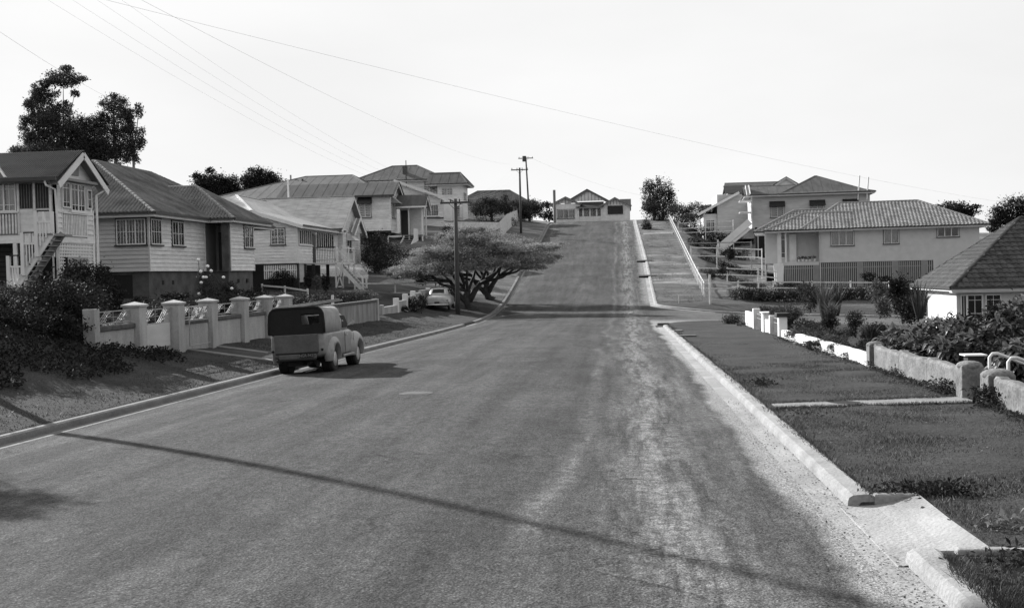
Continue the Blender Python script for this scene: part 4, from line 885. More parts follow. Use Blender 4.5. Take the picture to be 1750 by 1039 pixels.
gable_end(r, fw, hx(944), hx(990), hz(346), hz(336), .5, M_white, mat('grey_barge', .16, .7), .45, M_trim, bw=.22)
gable_end(r, fw, hx(1028), hx(1076), hz(351), hz(339.5), .5, M_white, MATS['grey_barge'], .45, M_trim, bw=.22)
fb = Fr((0, y0+3, 0), X, -Y); gable_end(r, fb, hx(970), hx(1038)+.2, hz(341), hz(321.5), .2, M_white, MATS['grey_barge'], .5, M_trim, bw=.25)
def gab(x0, x1, ya, yb, ze, zt):
    xc = (x0+x1)/2; flat_slope(r, R_((x0, yb, ze), (x0, ya, ze), (xc, ya, zt), (xc, yb, zt)), M_hroof); flat_slope(r, R_((x1, ya, ze), (x1, yb, ze), (xc, yb, zt), (xc, ya, zt)), M_hroof)
gab(hx(940), hx(995), y0-.55, y0+7, hz(348.5), hz(335)); gab(hx(1024), hx(1079), y0-.55, y0+7, hz(354), hz(338.5)); gab(hx(963), hx(1044), y0+2.6, y0+11, hz(343), hz(320.5))
flat_slope(r, R_((hx(985), y0-.5, hz(354)), (hx(1032), y0-.5, hz(354)), (hx(1032), y0+3, hz(343)), (hx(985), y0+3, hz(343))), M_iron_d); fw.B('fascia', MATS['grey_barge'], r, hx(990), hx(1028), hz(356), hz(353.6), .45, .5)
B('roof_block', M_hroof, r, hx(1060), hx(1079.5), y0+5, y0+9, 11.5, hz(338))

for o in SC.objects:
    if o.get('category') == 'house' and not o.name.startswith('hilltop'): settle(o)
# ------------------------------------------------------------------ RIGHT: long pale house with tiled hip roofs, battens below
r = thing('tiled_roof_house', (14.2, 98, 0.0), 'long pale house with light tiled hip roof over dark batten screens across the side street', 'house', rz=R(-8))
f = Fr((0, 98, 0), X, -Y)
M_stucco = mat('pale_stucco', .46, .8, .07, 2, bump=.1); r1 = r
f.B('wall', M_stucco, r, 17.2, 30.3, 2.5, 5.3, -7, 0); B('wall', M_stucco, r, 12.6, 17.3, 99.8, 107, 2.5, 5.3)
f.B('wall', M_white, r, 13.65, 14.0, 2.5, 5.3, -.4, -.02)
window(r, f, 18.25, 3.95, 1.85, 1.25, 3, (0, 0), .95); window(r, f, 22.6, 4.0, 1.2, 1.35, 2, (0, 0), .95); window(r, f, 26.95, 4.45, 1.7, .95, 3, (0, 0), False)
f.B('porch_wall', M_white, r, 14.7, 15.3, 2.55, 5.1, -1.6, -1.5); f.B('porch_floor', M_stucco, r, 13.6, 17.2, 2.3, 2.55, -1.8, 0); f.B('porch_parapet', M_stucco, r, 14.3, 17.2, 2.55, 2.62, -.2, 0)
f.B('porch_post', M_white, r, 14.3, 14.45, 2.55, 5.2, -.2, -.05); window(r, Fr((0, 99.75, 0), X, -Y), 13.9, 3.0, .55, 2.1, 1, (0, 2), False, trim=False, sill=False)
f.B('porch_ceiling', M_mid, r, 13.7, 17.2, 5.2, 5.25, -1.7, 0); downpipe(r, [(17.25, 97.6, 5.1), (17.28, 97.92, 4.9), (17.28, 97.92, .2)], M_stucco)
b = MB(); b.hexa([(13.5, 97.9, .0), (14.15, 97.9, 0), (14.15, 98.4, 0), (13.4, 98.4, 0), (13.3, 97.9, 2.52), (14.15, 97.9, 2.52), (14.15, 98.4, 2.52), (13.3, 98.4, 2.52)]); b.build('pier', M_white, r)
for x in (16.7, 20.4, 23.3, 25.6): f.B('pier', M_mid, r, x, x+.5, -1.2, 2.48, -.2, -.02)
f.B('underfloor_shade_back', M_inner, r, 14.2, 26.7, -1.2, 2.48, -1.4, -1.3); f.B('batten_rail', M_mid, r, 14.2, 26.5, 2.0, 2.08, -.08, -.06)
M_bat = mat('grey_batten', .26, .7, .1, 3)
slats(r, f, 14.25, 26.5, -.6, 2.46, M_bat, .16, .09, -.055, -.03, 'batten')
f.B('underfloor_wall', M_stucco, r, 26.6, 30.3, -1.5, 2.5, -.3, 0); B('wall', M_white, r, 12.55, 12.65, 100, 107, -.2, 5.2)  # sun-facing wing wall whiter than the rest, sunlight put into its colour
hip_roof(r, 15.6, 31.0, 97.35, 107.6, 5.42, 7.85, M_tile2, 'tile', 'x', i0=3.5, i1=5.1, capm=M_cap, cap_r=.16, soffit=M_white)
hip_roof(r, 12.6, 20, 97.3, 103.7, 5.40, 6.95, M_tile2, 'tile', 'x', i0=3.3, i1=0, capm=M_cap, cap_r=.16, soffit=M_white)
hip_roof(r, 11.6, 21, 101.2, 108.2, 5.45, 7.45, M_tile2, 'tile', 'x', i0=3.6, i1=0, capm=M_cap, cap_r=.16, soffit=M_white)
settle(r)
_a = R(8)
for k, x0_ in enumerate((15.5, 15.8, 16.1, 16.4, 16.8)):
    x = 14.2+(x0_-14.2)*math.cos(_a); yk = 99.9-(x0_-14.2)*math.sin(_a)-.02
    q = thing('potted_plant', (x, yk, 2.62), ['small white pot plant at the left end of the porch ledge', 'second white pot plant on the porch ledge', 'middle pot plant on the porch ledge', 'dark leafed pot plant on the porch ledge', 'tallest white pot plant at the right end of the porch ledge'][k], 'pot plant', 'pot plants on the porch ledge')
    b = MB(); b.tube([(x, yk, 2.62), (x, yk, 2.82+.05*(k == 4))], [.07, .11], 10); b.build('pot', M_white, q); leaf_mesh('foliage', blob_pts([(x, yk, 2.95, .16, .14, .14)], 80, 20, .3), .12, L_light if k != 3 else L_dark, q)
# ------------------------------------------------------------------ RIGHT: tall house behind with window hoods
r = thing('hooded_window_house', (13.9, 118, 3.0), 'high grey weatherboard house with three dark window hoods behind the tiled roof', 'house', rz=R(-4))
f = Fr((0, 118, 0), X, -Y); s = Fr((13.9, 130, 0), -Y, -X)
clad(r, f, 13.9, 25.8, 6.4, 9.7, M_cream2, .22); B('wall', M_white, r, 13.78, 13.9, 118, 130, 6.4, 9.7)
for x, w in ((15.75, 1.35), (19.85, 1.35), (23.2, 1.35)): window(r, f, x, 7.45, w, 1.45, 2, (0, 0), .8, hood=True, frame=M_cream)
hip_roof(r, 13.0, 26.3, 117.3, 124, 9.85, 10.95, M_iron_m, 'flat', 'x', i0=.0, i1=4.5, seams=1.0); hip_roof(r, 16.6, 25.9, 117.4, 126.6, 9.83, 11.95, M_iron_m, 'flat', 'x', i0=4.1, i1=5.0, seams=1.0); settle(r)
gable_end(r, Fr((13.5, 117.3, 0), Y, -X), 0, 6.7, 9.85, 11.0, .3, M_cream, M_white, .4)
for zt in (9.2, 8.0): B('verandah_roof', M_white, r, 12.5, 13.8, 118.6, 121.5, zt, zt+.08)
window(r, Fr((13.76, 118, 0), Y, -X), .4, 7.2, 1.6, 1.6, 2, (1, 1), .9, trim=False)
B('underfloor_shade', M_inner, r, 14.4, 25, 119, 128, 2.6, 6.35); 
for x in (14.0, 16.2, 19): B('stump', M_dark, r, x, x+.25, 118.1, 118.35, 2.6, 6.4)
stairs(r, (13.5, 117.6, 6.3), (10.2, 117.6, 3.7), (0, 1.1, 0), 13, M_white); b = MB(); b.bar((13.5, 117.55, 7.0), (10.2, 117.55, 4.3), .06, .7); b.build('stair_side', M_white, r)
B('newel_post', M_white, r, 10.1, 10.25, 117.5, 117.65, 3.4, 5.2)
for px in (1474, 1489):
    p = at(px-8, 320, 119); b = MB(); b.tube([(p.x, 119.5, 9), (p.x+.2, 119.5, 11.5 if px == 1474 else 11.3)], .07, 8); b.build('vent_pipe', M_white, r)
# ------------------------------------------------------------------ RIGHT: houses further up
r = thing('side_gable_house', (12.0, 131, 4.5), 'house with stepped dark roofs and raking white verandah edge behind the hooded-window house', 'house')
hip_roof(r, 12.6, 20, 132, 139, 11.2, 12.5, M_iron_m, 'flat', 'x', i0=0, i1=0); flat_slope(r, R_((12.2, 130.2, 10.9), (15.5, 130.2, 10.9), (15.5, 133, 12.0), (12.2, 133, 12.0)), M_iron_d)
flat_slope(r, R_((9.0, 129.5, 8.6), (9.0, 137, 8.6), (13.6, 137, 11.0), (13.6, 129.5, 11.0)), M_iron_d)
b = MB(); b.bar((8.9, 129.4, 8.5), (13.7, 129.4, 10.95), .06, .28); b.build('barge_board', M_white, r); B('wall', M_cream2, r, 11.2, 16, 130, 138, 5.6, 10.8); B('wall', M_cream, r, 9.6, 11.2, 130.4, 136, 5.4, 8.6)
s = Fr((9.6, 130.4, 0), X, -Y); window(r, s, .3, 6.6, 1.0, 1.3, 2, (0, 0), .8, trim=False)
p = at(1340, 315, 135); gable_end(r, Fr((0, 134, 0), X, -Y), 18.2, 21.2, 11.9, 12.9, .2, M_cream, M_white, 0); flat_slope(r, R_((18, 133.7, 11.9), (19.7, 133.7, 12.95), (19.7, 139, 12.95), (18, 139, 11.9)), M_iron_d); flat_slope(r, R_((21.4, 133.7, 11.9), (19.7, 133.7, 12.95), (19.7, 139, 12.95), (21.4, 139, 11.9)), M_iron_d)
r = thing('low_roof_house', (10.6, 146, 6.3), 'low dark-roofed house among bushes near the top of the right verge', 'house')
hip_roof(r, 10.4, 17, 145, 152, 10.3, 11.0, M_iron_d, 'flat', 'x'); B('wall', M_cream, r, 11, 16.4, 145.6, 151.4, 6.3, 10.2)
# ------------------------------------------------------------------ RIGHT: near house with dark tiled hip roof
r = thing('dark_tiled_house', (16.5, 55, -1.9), 'white house under steep dark terracotta tiled roof at the right edge', 'house')
f = Fr((16.5, 55, 0), X, -Y); s = Fr((16.5, 55, 0), Y, -X)
f.B('wall', M_stucco, r, 0, 12, -2.2, .8, -5.2, 0); B('wall', M_white, r, 16.44, 16.5, 55.02, 60.2, -2.2, .8)  # side wall whiter for sun, front duller for shade, put into the colour
window(r, f, .12, -.75, .3, 1.35, 1, (1, 0), False, trim=False, sill=False); window(r, f, .42, -.6, .75, 1.2, 1, (1, 2), False, trim=False); window(r, f, 1.3, -.6, .75, 1.2, 1, (1, 2), False, trim=False)
f.B('eave_lining', M_white, r, -.4, 12, .72, .76, 0, .5)
tst = lambda c: c.x < 20.5
hip_roof(r, 16.05, 32, 54.45, 62.35, .98, 4.45, M_tile, 'tile', 'x', i0=4.6, i1=4.6, capm=M_iron_d, single=150, test=tst, cap_r=.13, soffit=M_white)

for o in SC.objects:
    if o.name in ('side_gable_house', 'low_roof_house', 'dark_tiled_house'): settle(o)
# ------------------------------------------------------------------ LEFT: pillared front fence with wrought-iron panels
FX = -12.3
r = thing('front_fence', (FX, 30, g(FX, 30)), 'pale rendered fence with capped pillars and curly iron panels on the left', 'fence')
py_ = [27.06, 29.53, 32.05, 34.85, 37.32, 39.66]
def pillar(root, y, zt, zb, w=.44, m=M_render):
    b = MB(); b.box(FX-w/2, FX+w/2, y-w/2, y+w/2, zb, zt-.07); o = b.build('pillar', m, root, bevel=.015)
    b = MB(); e = w/2+.035; b.add([(FX-e, y-e, zt-.07), (FX+e, y-e, zt-.07), (FX+e, y+e, zt-.07), (FX-e, y+e, zt-.07), (FX-e, y-e, zt-.02), (FX+e, y-e, zt-.02), (FX+e, y+e, zt-.02), (FX-e, y+e, zt-.02), (FX, y, zt+.06)],
          [(3, 2, 1, 0), (0, 1, 5, 4), (1, 2, 6, 5), (2, 3, 7, 6), (3, 0, 4, 7), (4, 5, 8), (5, 6, 8), (6, 7, 8), (7, 4, 8)]); b.build('cap', m, o)
def scroll(root, y0, y1, z0, z1, X0=FX, name='iron_panel'):
    b = MB(); P = lambda y, z: (X0, y, z)
    for z in (z0, z1): b.bar(P(y0, z), P(y1, z), .02, .025)
    b.bar(P(y0, (z0+z1)/2), P(y1, (z0+z1)/2), .012, .012); n = 4
    for i in range(n+1): yy = y0+(y1-y0)*i/n; b.bar(P(yy, z0), P(yy, z1), .014, .014)
    w = (y1-y0)/2; h = z1-z0
    for k in range(2):
        for s in (0, .12*w, .24*w):
            pts = [P(y0+k*w+s+(w*.72)*t, z0+h*(.5-.5*math.cos(math.pi*min(1, t*1.02)))*(1-.1*s)) for t in [i/9 for i in range(10)]]; b.tube(pts, .011, 5)
        pts = [P(y0+k*w+w*.35+w*.3*math.sin(t*3.14), z0+h*(.15+.35*t)) for t in [i/6 for i in range(7)]]; b.tube(pts, .009, 5)
        pts = [P(y0+k*w+w*.62+w*.3*math.sin(t*3.14), z0+h*(.5+.4*t)) for t in [i/6 for i in range(7)]]; b.tube(pts, .009, 5)
    return b.build(name, M_iront, root)
for i, y in enumerate(py_): pillar(r, y, 1.60-.012*i, g(FX+.3, y)-.35)
B('end_post', M_render, r, FX-.15, FX+.15, 24.6, 24.86, .2, 1.55, bevel=.015)
def wall_panel(root, y0, y1, zt, m=M_render, cop=M_coping, X0=FX, ct=.13, th=.16):
    zb = min(g(X0+.4, y0), g(X0+.4, y1))-.3
    B('wall_panel', m, root, X0-th/2, X0+th/2, y0, y1, zb, zt-ct, bevel=.01); b = MB(); b.box(X0-th/2-.05, X0+th/2+.05, y0, y1, zt-ct, zt); b.build('coping', cop, root, bevel=.03)
wall_panel(r, 24.87, 26.83, 1.13); scroll(r, 24.9, 26.8, 1.18, 1.46)
for a, c in zip(py_[1:-1], py_[2:]): wall_panel(r, a+.23, c-.23, 1.06); scroll(r, a+.24, c-.24, 1.12, 1.42)
r = thing('driveway_gate', (FX, 29.5, .3), 'closed iron gate leaf with curly top between the two nearest driveway pillars', 'gate')
scroll(r, 27.32, 29.25, 1.05, 1.42); B('gate_panel', M_cream2, r, FX-.012, FX+.012, 27.36, 29.2, .42, 1.03)  # pale sheet standing for the light driveway seen through the leaf
for y in (27.31, 29.27): B('gate_stile', M_iront, r, FX-.02, FX+.02, y-.02, y+.02, .35, 1.45)
r = thing('driveway_gate', (FX+.32, 31.5, .3), 'open iron gate leaf with rounded end folded flat against the rendered wall', 'gate')
scroll(r, 29.8, 31.2, 1.05, 1.42, FX+.32); b = MB(); b.tube([(FX+.32, 31.15, 1.44), (FX+.32, 31.26, 1.38), (FX+.32, 31.3, 1.25), (FX+.32, 31.3, .35), (FX+.32, 29.8, .35), (FX+.32, 29.8, 1.44)], .017, 6); b.build('gate_frame', M_iront, r)
# second, plainer wall
r = thing('rendered_wall', (FX, 48, .2), 'long low rendered wall with dark stained coping and a hedge behind, left side', 'wall')
yy = [39.95, 42.8, 45.7, 48.6, 51.5, 54.4]
for a, c in zip(yy[:-1], yy[1:]): wall_panel(r, a, c-.01, 1.02, mat('streaky_render', .20, .9, .4, 2.2, bump=.4, stretch=(1, 1, .3)))
B('end_pier', M_render, r, FX-.15, FX+.17, 54.4, 54.7, -.2, 1.05, bevel=.02)
b = MB(); b.box(FX-.2, FX-.1, 46.9, 47.0, 1.0, 1.4); b.build('white_post', M_white, r)
r = thing('low_wall', (FX-.3, 62, 0), 'low pale wall stepping uphill behind the parked sedan', 'wall')
for k, (a, c, zt) in enumerate(((57.5, 58.0, .62), (59.6, 60.1, .62), (60.1, 63.8, .50), (63.8, 66.5, .72), (66.5, 69, .92), (69, 71.5, 1.08), (71.5, 74.5, 1.22))):
    B('wall_panel' if c-a > 1 else 'pier', M_render, r, FX-.75, FX-.55, a, c-.01, -.6, zt, bevel=.02)
for yy_, zt in ((63.8, .9), (66.5, 1.08), (69, 1.22), (74.5, 1.35)): B('pier', M_white, r, FX-.8, FX-.5, yy_-.15, yy_+.15, -.5, zt, bevel=.02)
settle(r)
def rail_fence(name, label, pts, zoff=(0, -.42), m=M_fence, gap=2.4, post_up=.12, w=.09, rail=.09, group='post and rail fences', ph=None, cat='fence', plank=False):
    """pts = points of the top rail; posts stand on the ground below"""
    c = pts[0]; r = thing(name, (c[0], c[1], g(c[0], c[1])), label, cat, group)
    for a, b_ in zip(pts[:-1], pts[1:]):
        a, b_ = Vector(a), Vector(b_); L = (b_-a).length; n = max(1, round(L/gap))
        for zo in zoff:
            mb = MB(); mb.bar(a+Z*zo, b_+Z*zo, .05, rail); mb.build('rail', m, r)
        for i in range(n+(1 if (b_-Vector(pts[-1])).length < .01 else 0)):
            p = a+(b_-a)*(i/n); zg = g(p.x, p.y)-.15; mb = MB(); mb.box(p.x-w/2, p.x+w/2, p.y+.03, p.y+.03+w, zg, p.z+post_up+random.uniform(-.03, .03)); mb.build('post', m, r)
    return r
def T(*q): return [at(*p) for p in q]
rail_fence('rail_fence', 'pale post and rail fence across the garden left of the parked sedan', T((606, 485, 78), (744, 483.5, 78)), (0, -.68))
rail_fence('rail_fence', 'short low rail fence between the ribbed-roof house and the iron-roofed house', T((447, 488, 62), (486, 491, 62), (525, 497, 62)), (0,))
rail_fence('garden_gate', 'narrow white slatted gate at the end of the garden rail fence', T((744, 475, 77.5), (756, 474, 77.5)), (0, -.4, -.75), M_white, .28, .1, .07, cat='gate', group='small gates')
rail_fence('rail_fence', 'front rail fence along the top of the dark bank across the side street', T((1201, 483, 84.5), (1262, 482.5, 86), (1322, 482, 87), (1520, 483, 88)), (0, -.45), gap=3.0)
rail_fence('rail_fence', 'second rail fence above the dark bank, sloping to the white pier', T((1193, 458, 91), (1243, 459, 92), (1296, 461, 93), (1328, 465, 94)), (0, -.5), gap=2.5)
rail_fence('rail_fence', 'pale rail fence with a small shrub behind the batten house porch', T((1181, 423, 104), (1225, 424, 104.5), (1302, 426.5, 105)), (0, -.75), gap=3.0)
rail_fence('rail_fence', 'thin dark rail fence below the grey house stair', T((1176, 416, 111), (1284, 414, 111)), (0, -.5), M_mid, 3.0)
rail_fence('rail_fence', 'topmost rail fence in front of the hillside bushes', T((1159, 382, 130), (1253, 378, 128)), (0, -.6, -1.1), gap=3.0)
# boundary fence climbing the hill beside the verge
pts = [Vector((6.05, y, g(5.9, y)+1.0)) for y in (83.5, 88, 92, 97, 103, 110, 118, 126, 134, 142)]
r = rail_fence('hill_fence', 'long pale fence climbing the hill along the right-hand verge', pts, (0, -.45), M_fence, 2.0, .06, .08, .08)
hp = None
for y in np.arange(83.8, 100, .84):
    zt = float(np.interp(y, [p.y for p in pts], [p.z for p in pts])); B('paling', M_fence, r, 6.0, 6.03, y, y+.09, zt-.85, zt+.0)
r = thing('hill_wall', (-15, 124, 7), 'pale solid fence stepping up to the left of the second power pole', 'fence')
a = at(775, 379, 118); b_ = at(853, 380, 121); c = at(866, 366, 130); d = at(889, 357, 147)
for p, q in ((a, b_), (b_, c), (c, d)):
    mb = MB(); n = Vector((0, .12, 0)); mb.add([p, q, q+n, p+n, Vector((p.x, p.y, g(p.x, p.y)-.3)), Vector((q.x, q.y, g(q.x, q.y)-.3)), Vector((q.x, q.y+.12, g(q.x, q.y)-.3)), Vector((p.x, p.y+.12, g(p.x, p.y)-.3))], [(0, 1, 2, 3), (4, 5, 1, 0), (5, 6, 2, 1), (6, 7, 3, 2), (7, 4, 0, 3)]); mb.build('fence_panel', M_fence, r)
# ------------------------------------------------------------------ RIGHT: stained cement wall, gate, white edging
def rough_wall(root, y0, y1, name='wall_panel', x0=5.72, x1=5.93, zt=.36, m=M_stone, hump=True):
    n = int((y1-y0)/.12); v = []; f = []
    for i in range(n+1):
        y = y0+(y1-y0)*i/n; t = (y-y0)/(y1-y0); h = zt+(.07*max(0, 1-abs(t-.97)/.07) if hump else 0)+.012*math.sin(y*5)+random.uniform(-.006, .006); zb = g(5.6, y)-.15; wob = .012*math.sin(y*3.3)
        v += [(x0+wob, y, zb), (x0+wob*.5+.004*math.sin(y*9), y, h-.05), (x0+.04, y, h), (x1-.03, y, h-.005), (x1, y, h-.06), (x1, y, zb-.6)]
    for i in range(n): f += [(i*6+j, i*6+j+1, i*6+7+j, i*6+6+j) for j in range(5)]
    f += [(0, 5, 4, 3, 2, 1), tuple(n*6+j for j in range(6))]
    b = MB(); b.add(v, f); return b.build(name, m, root)
r = thing('cement_wall', (5.8, 22, g(5.6, 22)), 'stained low cement wall with humped top between the white edging and the dark gate post', 'wall')
for a, c, z in ((23.3, 25.7, .30), (21.1, 23.28, .33), (18.95, 21.08, .36)): rough_wall(r, a, c, zt=z)
def round_post(root, x, y, w, zb, zt, m, name='gate_post'):
    b = MB(); b.box(x-w/2, x+w/2, y-w/2, y+w/2, zb, zt); o = b.build(name, m, root, bevel=.02); b = MB(); b.ball((x, y, zt-.01), w*.60, 12, 8, (1, 1, .38)); b.build('post_cap', m, o, smooth=True)
round_post(r, 5.8, 25.75, .34, -.6, .33, M_stone, 'end_post')
r2 = thing('gate_post', (5.8, 18.7, g(5.6, 18.7)), 'dark-faced cement gate post at the far side of the path opening', 'gate post', 'gate posts at the path'); round_post(r2, 5.8, 18.72, .36, -.5, .44, M_stone)
r2 = thing('gate_post', (5.8, 17.5, g(5.6, 17.5)), 'wide-capped gate post at the near side of the path opening, weeds at its foot', 'gate post', 'gate posts at the path'); round_post(r2, 5.86, 17.5, .42, -.5, .40, M_stone)
r = thing('cement_wall', (5.8, 14, g(5.6, 14)), 'stained low cement wall running out of the frame beside the handrails', 'wall')
for a, c, z in ((15.2, 17.28, .36), (12.8, 15.18, .40), (10, 12.78, .42)): rough_wall(r, a, c, zt=z)
r = thing('letter_box', (6.15, 19.6, -.3), 'small dark letter box with a pale flat lid behind the cement wall', 'letter box')
B('box_body', M_dark, r, 6.02, 6.30, 19.5, 19.75, .30, .52); B('lid', M_white, r, 5.96, 6.34, 19.46, 19.8, .522, .545); B('stand', M_white, r, 6.0, 6.06, 19.55, 19.61, -.7, .3)
for k, (y, lab) in enumerate(((18.45, 'far white pipe handrail descending from the gate'), (17.55, 'near white pipe handrail descending from the gate'))):
    r = thing('handrail', (6.1, y, -.3), lab, 'handrail', 'pipe handrails at the gate')
    b = MB(); b.tube([(6.05, y, -.3), (6.05, y, .58), (6.10, y, .64), (6.18, y, .64), (8.9, y, -.45)], .028, 8); b.build('pipe', M_metal, r, smooth=True)
    b = MB(); b.tube([(7.4, y, -.9), (7.4, y, .12)], .024, 8); b.build('rail_post', M_dark, r)
for i in range(6):
    q = thing('garden_step', (6.3+.4*i, 18, -.3-.17*i), 'concrete garden step number %s below the gate' % ('one two three four five six'.split()[i]), 'step', 'steps down from the gate') if False else None
r = thing('garden_steps', (6.3, 18, -.4), 'concrete steps going down between the two pipe handrails', 'steps')
for i in range(6): B('step', M_path, r, 6.0+.42*i, 6.45+.42*i, 17.7, 18.4, -1.6, -.2-.16*i, bevel=.01)
r = thing('garden_edging', (5.8, 32, g(5.6, 32)), 'bright white painted low garden edging wall between the cement wall and the small gate', 'edging')
yy = np.linspace(26.0, 40.2, 7)
for a, c in zip(yy[:-1], yy[1:]): rough_wall(r, a, c-.004, 'edging_block', 5.68, 5.94, 0, M_white, False); 
for o in list(r.children):
    me = o.data; L = rootloc(o)
    for v in me.vertices:
        if v.co.z+L.z > -.25: v.co.z = g(5.6, v.co.y+L.y)+.26+(v.co.z+L.z)*.3-L.z
r = thing('small_gateway', (5.8, 45, g(5.6, 45)), 'white pillars with dark gates at the near corner of the side street', 'gateway')
def gp(y0, y1, h, m=M_white, w=.3, name='gate_pillar', x=5.8):
    zb = g(5.6, y0); return B(name, m, r, x-w/2, x+w/2, y0, y1, zb-.2, zb+h, bevel=.02)
gp(40.45, 40.85, .72); B('pillar_cap', M_dark, r, 5.56, 6.04, 40.36, 40.94, g(5.6, 40.5)+.722, g(5.6, 40.5)+.86, bevel=.02)
gp(43.0, 43.3, .70); gp(43.3, 45.0, .48, w=.18, name='gate_wall'); gp(45.0, 45.7, .72); B('pillar_cap', M_white, r, 5.6, 6.0, 44.95, 45.75, g(5.6, 45)+.72, g(5.6, 45)+.78, bevel=.02); gp(48.4, 48.75, .85); gp(48.75, 52.3, .62, w=.16, name='gate_wall')
for a, c in ((40.9, 42.95), (45.75, 48.35)):
    zb = g(5.6, a); gt = B('gate_leaf', M_dark, r, 5.79, 5.81, a, c, zb+.05, zb+.38); mb = MB()
    for z in (.42, .6): mb.bar((5.8, a, zb+z), (5.8, c, zb+z), .02, .02)
    for k in range(7): yk = a+(c-a)*k/6; mb.bar((5.8, yk, zb+.4), (5.8, yk, zb+.62), .015, .015)
    mb.build('gate_grille', M_iront, gt)
for o in SC.objects:
    if o.parent is None and o.name.split('.')[0] in ('cement_wall', 'gate_post', 'letter_box', 'handrail', 'garden_steps', 'garden_edging', 'small_gateway'): settle(o)
r = thing('sign_post', (at(1214, 528, 79).x, 79, g(at(1214, 528, 79).x, 79)), 'plain pale upright post on the grass corner of the side street', 'post')
p = at(1214, 528, 79); zg = g(p.x, 79); b = MB(); b.box(p.x-.07, p.x+.07, 78.95, 79.09, zg-.2, at(1213, 469, 79).z); b.build('upright', M_fence, r, bevel=.01)
r = thing('survey_peg', (at(1160, 527, 80).x, 80, g(at(1160, 527, 80).x, 80)), 'thin short white peg on the grass near the right kerb corner', 'peg'); p = at(1160, 527, 80); b = MB(); b.box(p.x-.02, p.x+.02, 80, 80.04, g(p.x, 80)-.1, g(p.x, 80)+.55); b.build('stake', M_white, r)
# ------------------------------------------------------------------ power poles and wires
def pole(x, y, zt, label, arm=1.9, r0=.15, ins=4, tilt=0., arm2=False):
    zg = g(x, y); r = thing('power_pole', (x, y, zg), label, 'power pole', 'power poles')
    b = MB(); b.tube([(x, y, zg-.3), (x+tilt*.5, y, (zg+zt)/2), (x+tilt, y, zt)], [r0, r0*.86, r0*.7], 10); b.build('shaft', M_pole, r, smooth=True)
    for k in range(2 if arm2 else 1):
        za = zt-.25-.5*k; b = MB(); b.bar((x+tilt-arm/2, y-.13, za), (x+tilt+arm/2, y-.13, za), .1, .12); c = b.build('crossarm', M_pole, r)
        for i in range(ins):
            u = x+tilt+arm*(-.45+.9*i/(ins-1)); b = MB(); b.tube([(u, y-.13, za+.05), (u, y-.13, za+.16), (u, y-.13, za+.24)], [.03, .05, .03], 8); b.build('insulator', M_trim, c)
    b = MB(); b.bar((x+tilt-.45, y-.15, zt-.25), (x+tilt, y-.15, zt-.7), .03, .03); b.bar((x+tilt+.45, y-.15, zt-.25), (x+tilt, y-.15, zt-.7), .03, .03); b.build('arm_brace', M_pole, r)
    return Vector((x+tilt, y-.13, zt-.05))
p1 = at(778, 340, 70); p2 = at(888, 287, 130); p3 = at(902.5, 268, 165)
T0 = pole(-12.9, 20.15, 9.6, 'power pole just beyond the left edge whose long shadow crosses the road', 1.9, .115)
T1 = pole(p1.x, 70, p1.z, 'dark power pole with crossarm between the parked sedan and the umbrella tree', 1.9, .16)
T2 = pole(p2.x, 130, p2.z, 'power pole on the rise whose crossarm is just above the bushes', 2.0, .15)
T3 = pole(p3.x, 165, p3.z, 'farthest leaning power pole with small transformer at its top', 2.2, .15, tilt=-.35, arm2=False)
r = thing('transformer', T3+Vector((0, -.3, 0)), 'small dark can on top of the farthest power pole', 'transformer'); b = MB(); b.tube([T3+Vector((-.2, -.25, -.7)), T3+Vector((-.2, -.25, .1))], .3, 10); b.build('can', M_trim, r)
r = thing('short_post', (at(947, 350, 150).x, 150, 9), 'short stout post in front of the hilltop house', 'post'); p = at(947, 325, 150); b = MB(); b.tube([(p.x, 150, 8.6), (p.x, 150, p.z)], .18, 8); b.build('shaft', mat('grey_post', .15), r)
def wire(a, b_, sag, label, rad=.009, n=22):
    a, b_ = Vector(a), Vector(b_); pts = [a+(b_-a)*(i/n)-Z*(sag*4*(i/n)*(1-i/n)) for i in range(n+1)]
    m = MB(); m.tube(pts, rad, 4); o = m.build('power_line', M_wire, base=a); tag(o, label, 'power line', 'overhead wires'); return o
labs = ['uppermost', 'second', 'third', 'lowest']
for i in range(4):
    u = .95*(-.9+.6*i)
    wire(T0+X*u, T1+X*u, .9, '%s of four wires from the top left to the pole by the sedan' % ['leftmost', 'second from left', 'third from left', 'rightmost'][i], .0024)
    wire(T1+X*u, T2+X*u, .9, '%s of four wires between the first and second poles in view' % ['leftmost', 'second from left', 'third from left', 'rightmost'][i], .0035)
wire(at(120, -15, 24), at(1790, 357, 80), .5, 'long thin wire sloping across the whole sky to the right edge', .0034, 40)
wire(at(165, -40, 25), at(872, 281, 128), .9, 'thin wire from the left sky down to the second pole', .0042, 40)
wire(at(-30, 35, 30), at(240, 190, 80), .3, 'short faint wire behind the gum tree at upper left', .005)
wire(p3, at(1100, 335, 190), .6, 'faint wire from the farthest pole across the sky above the hilltop house', .008)
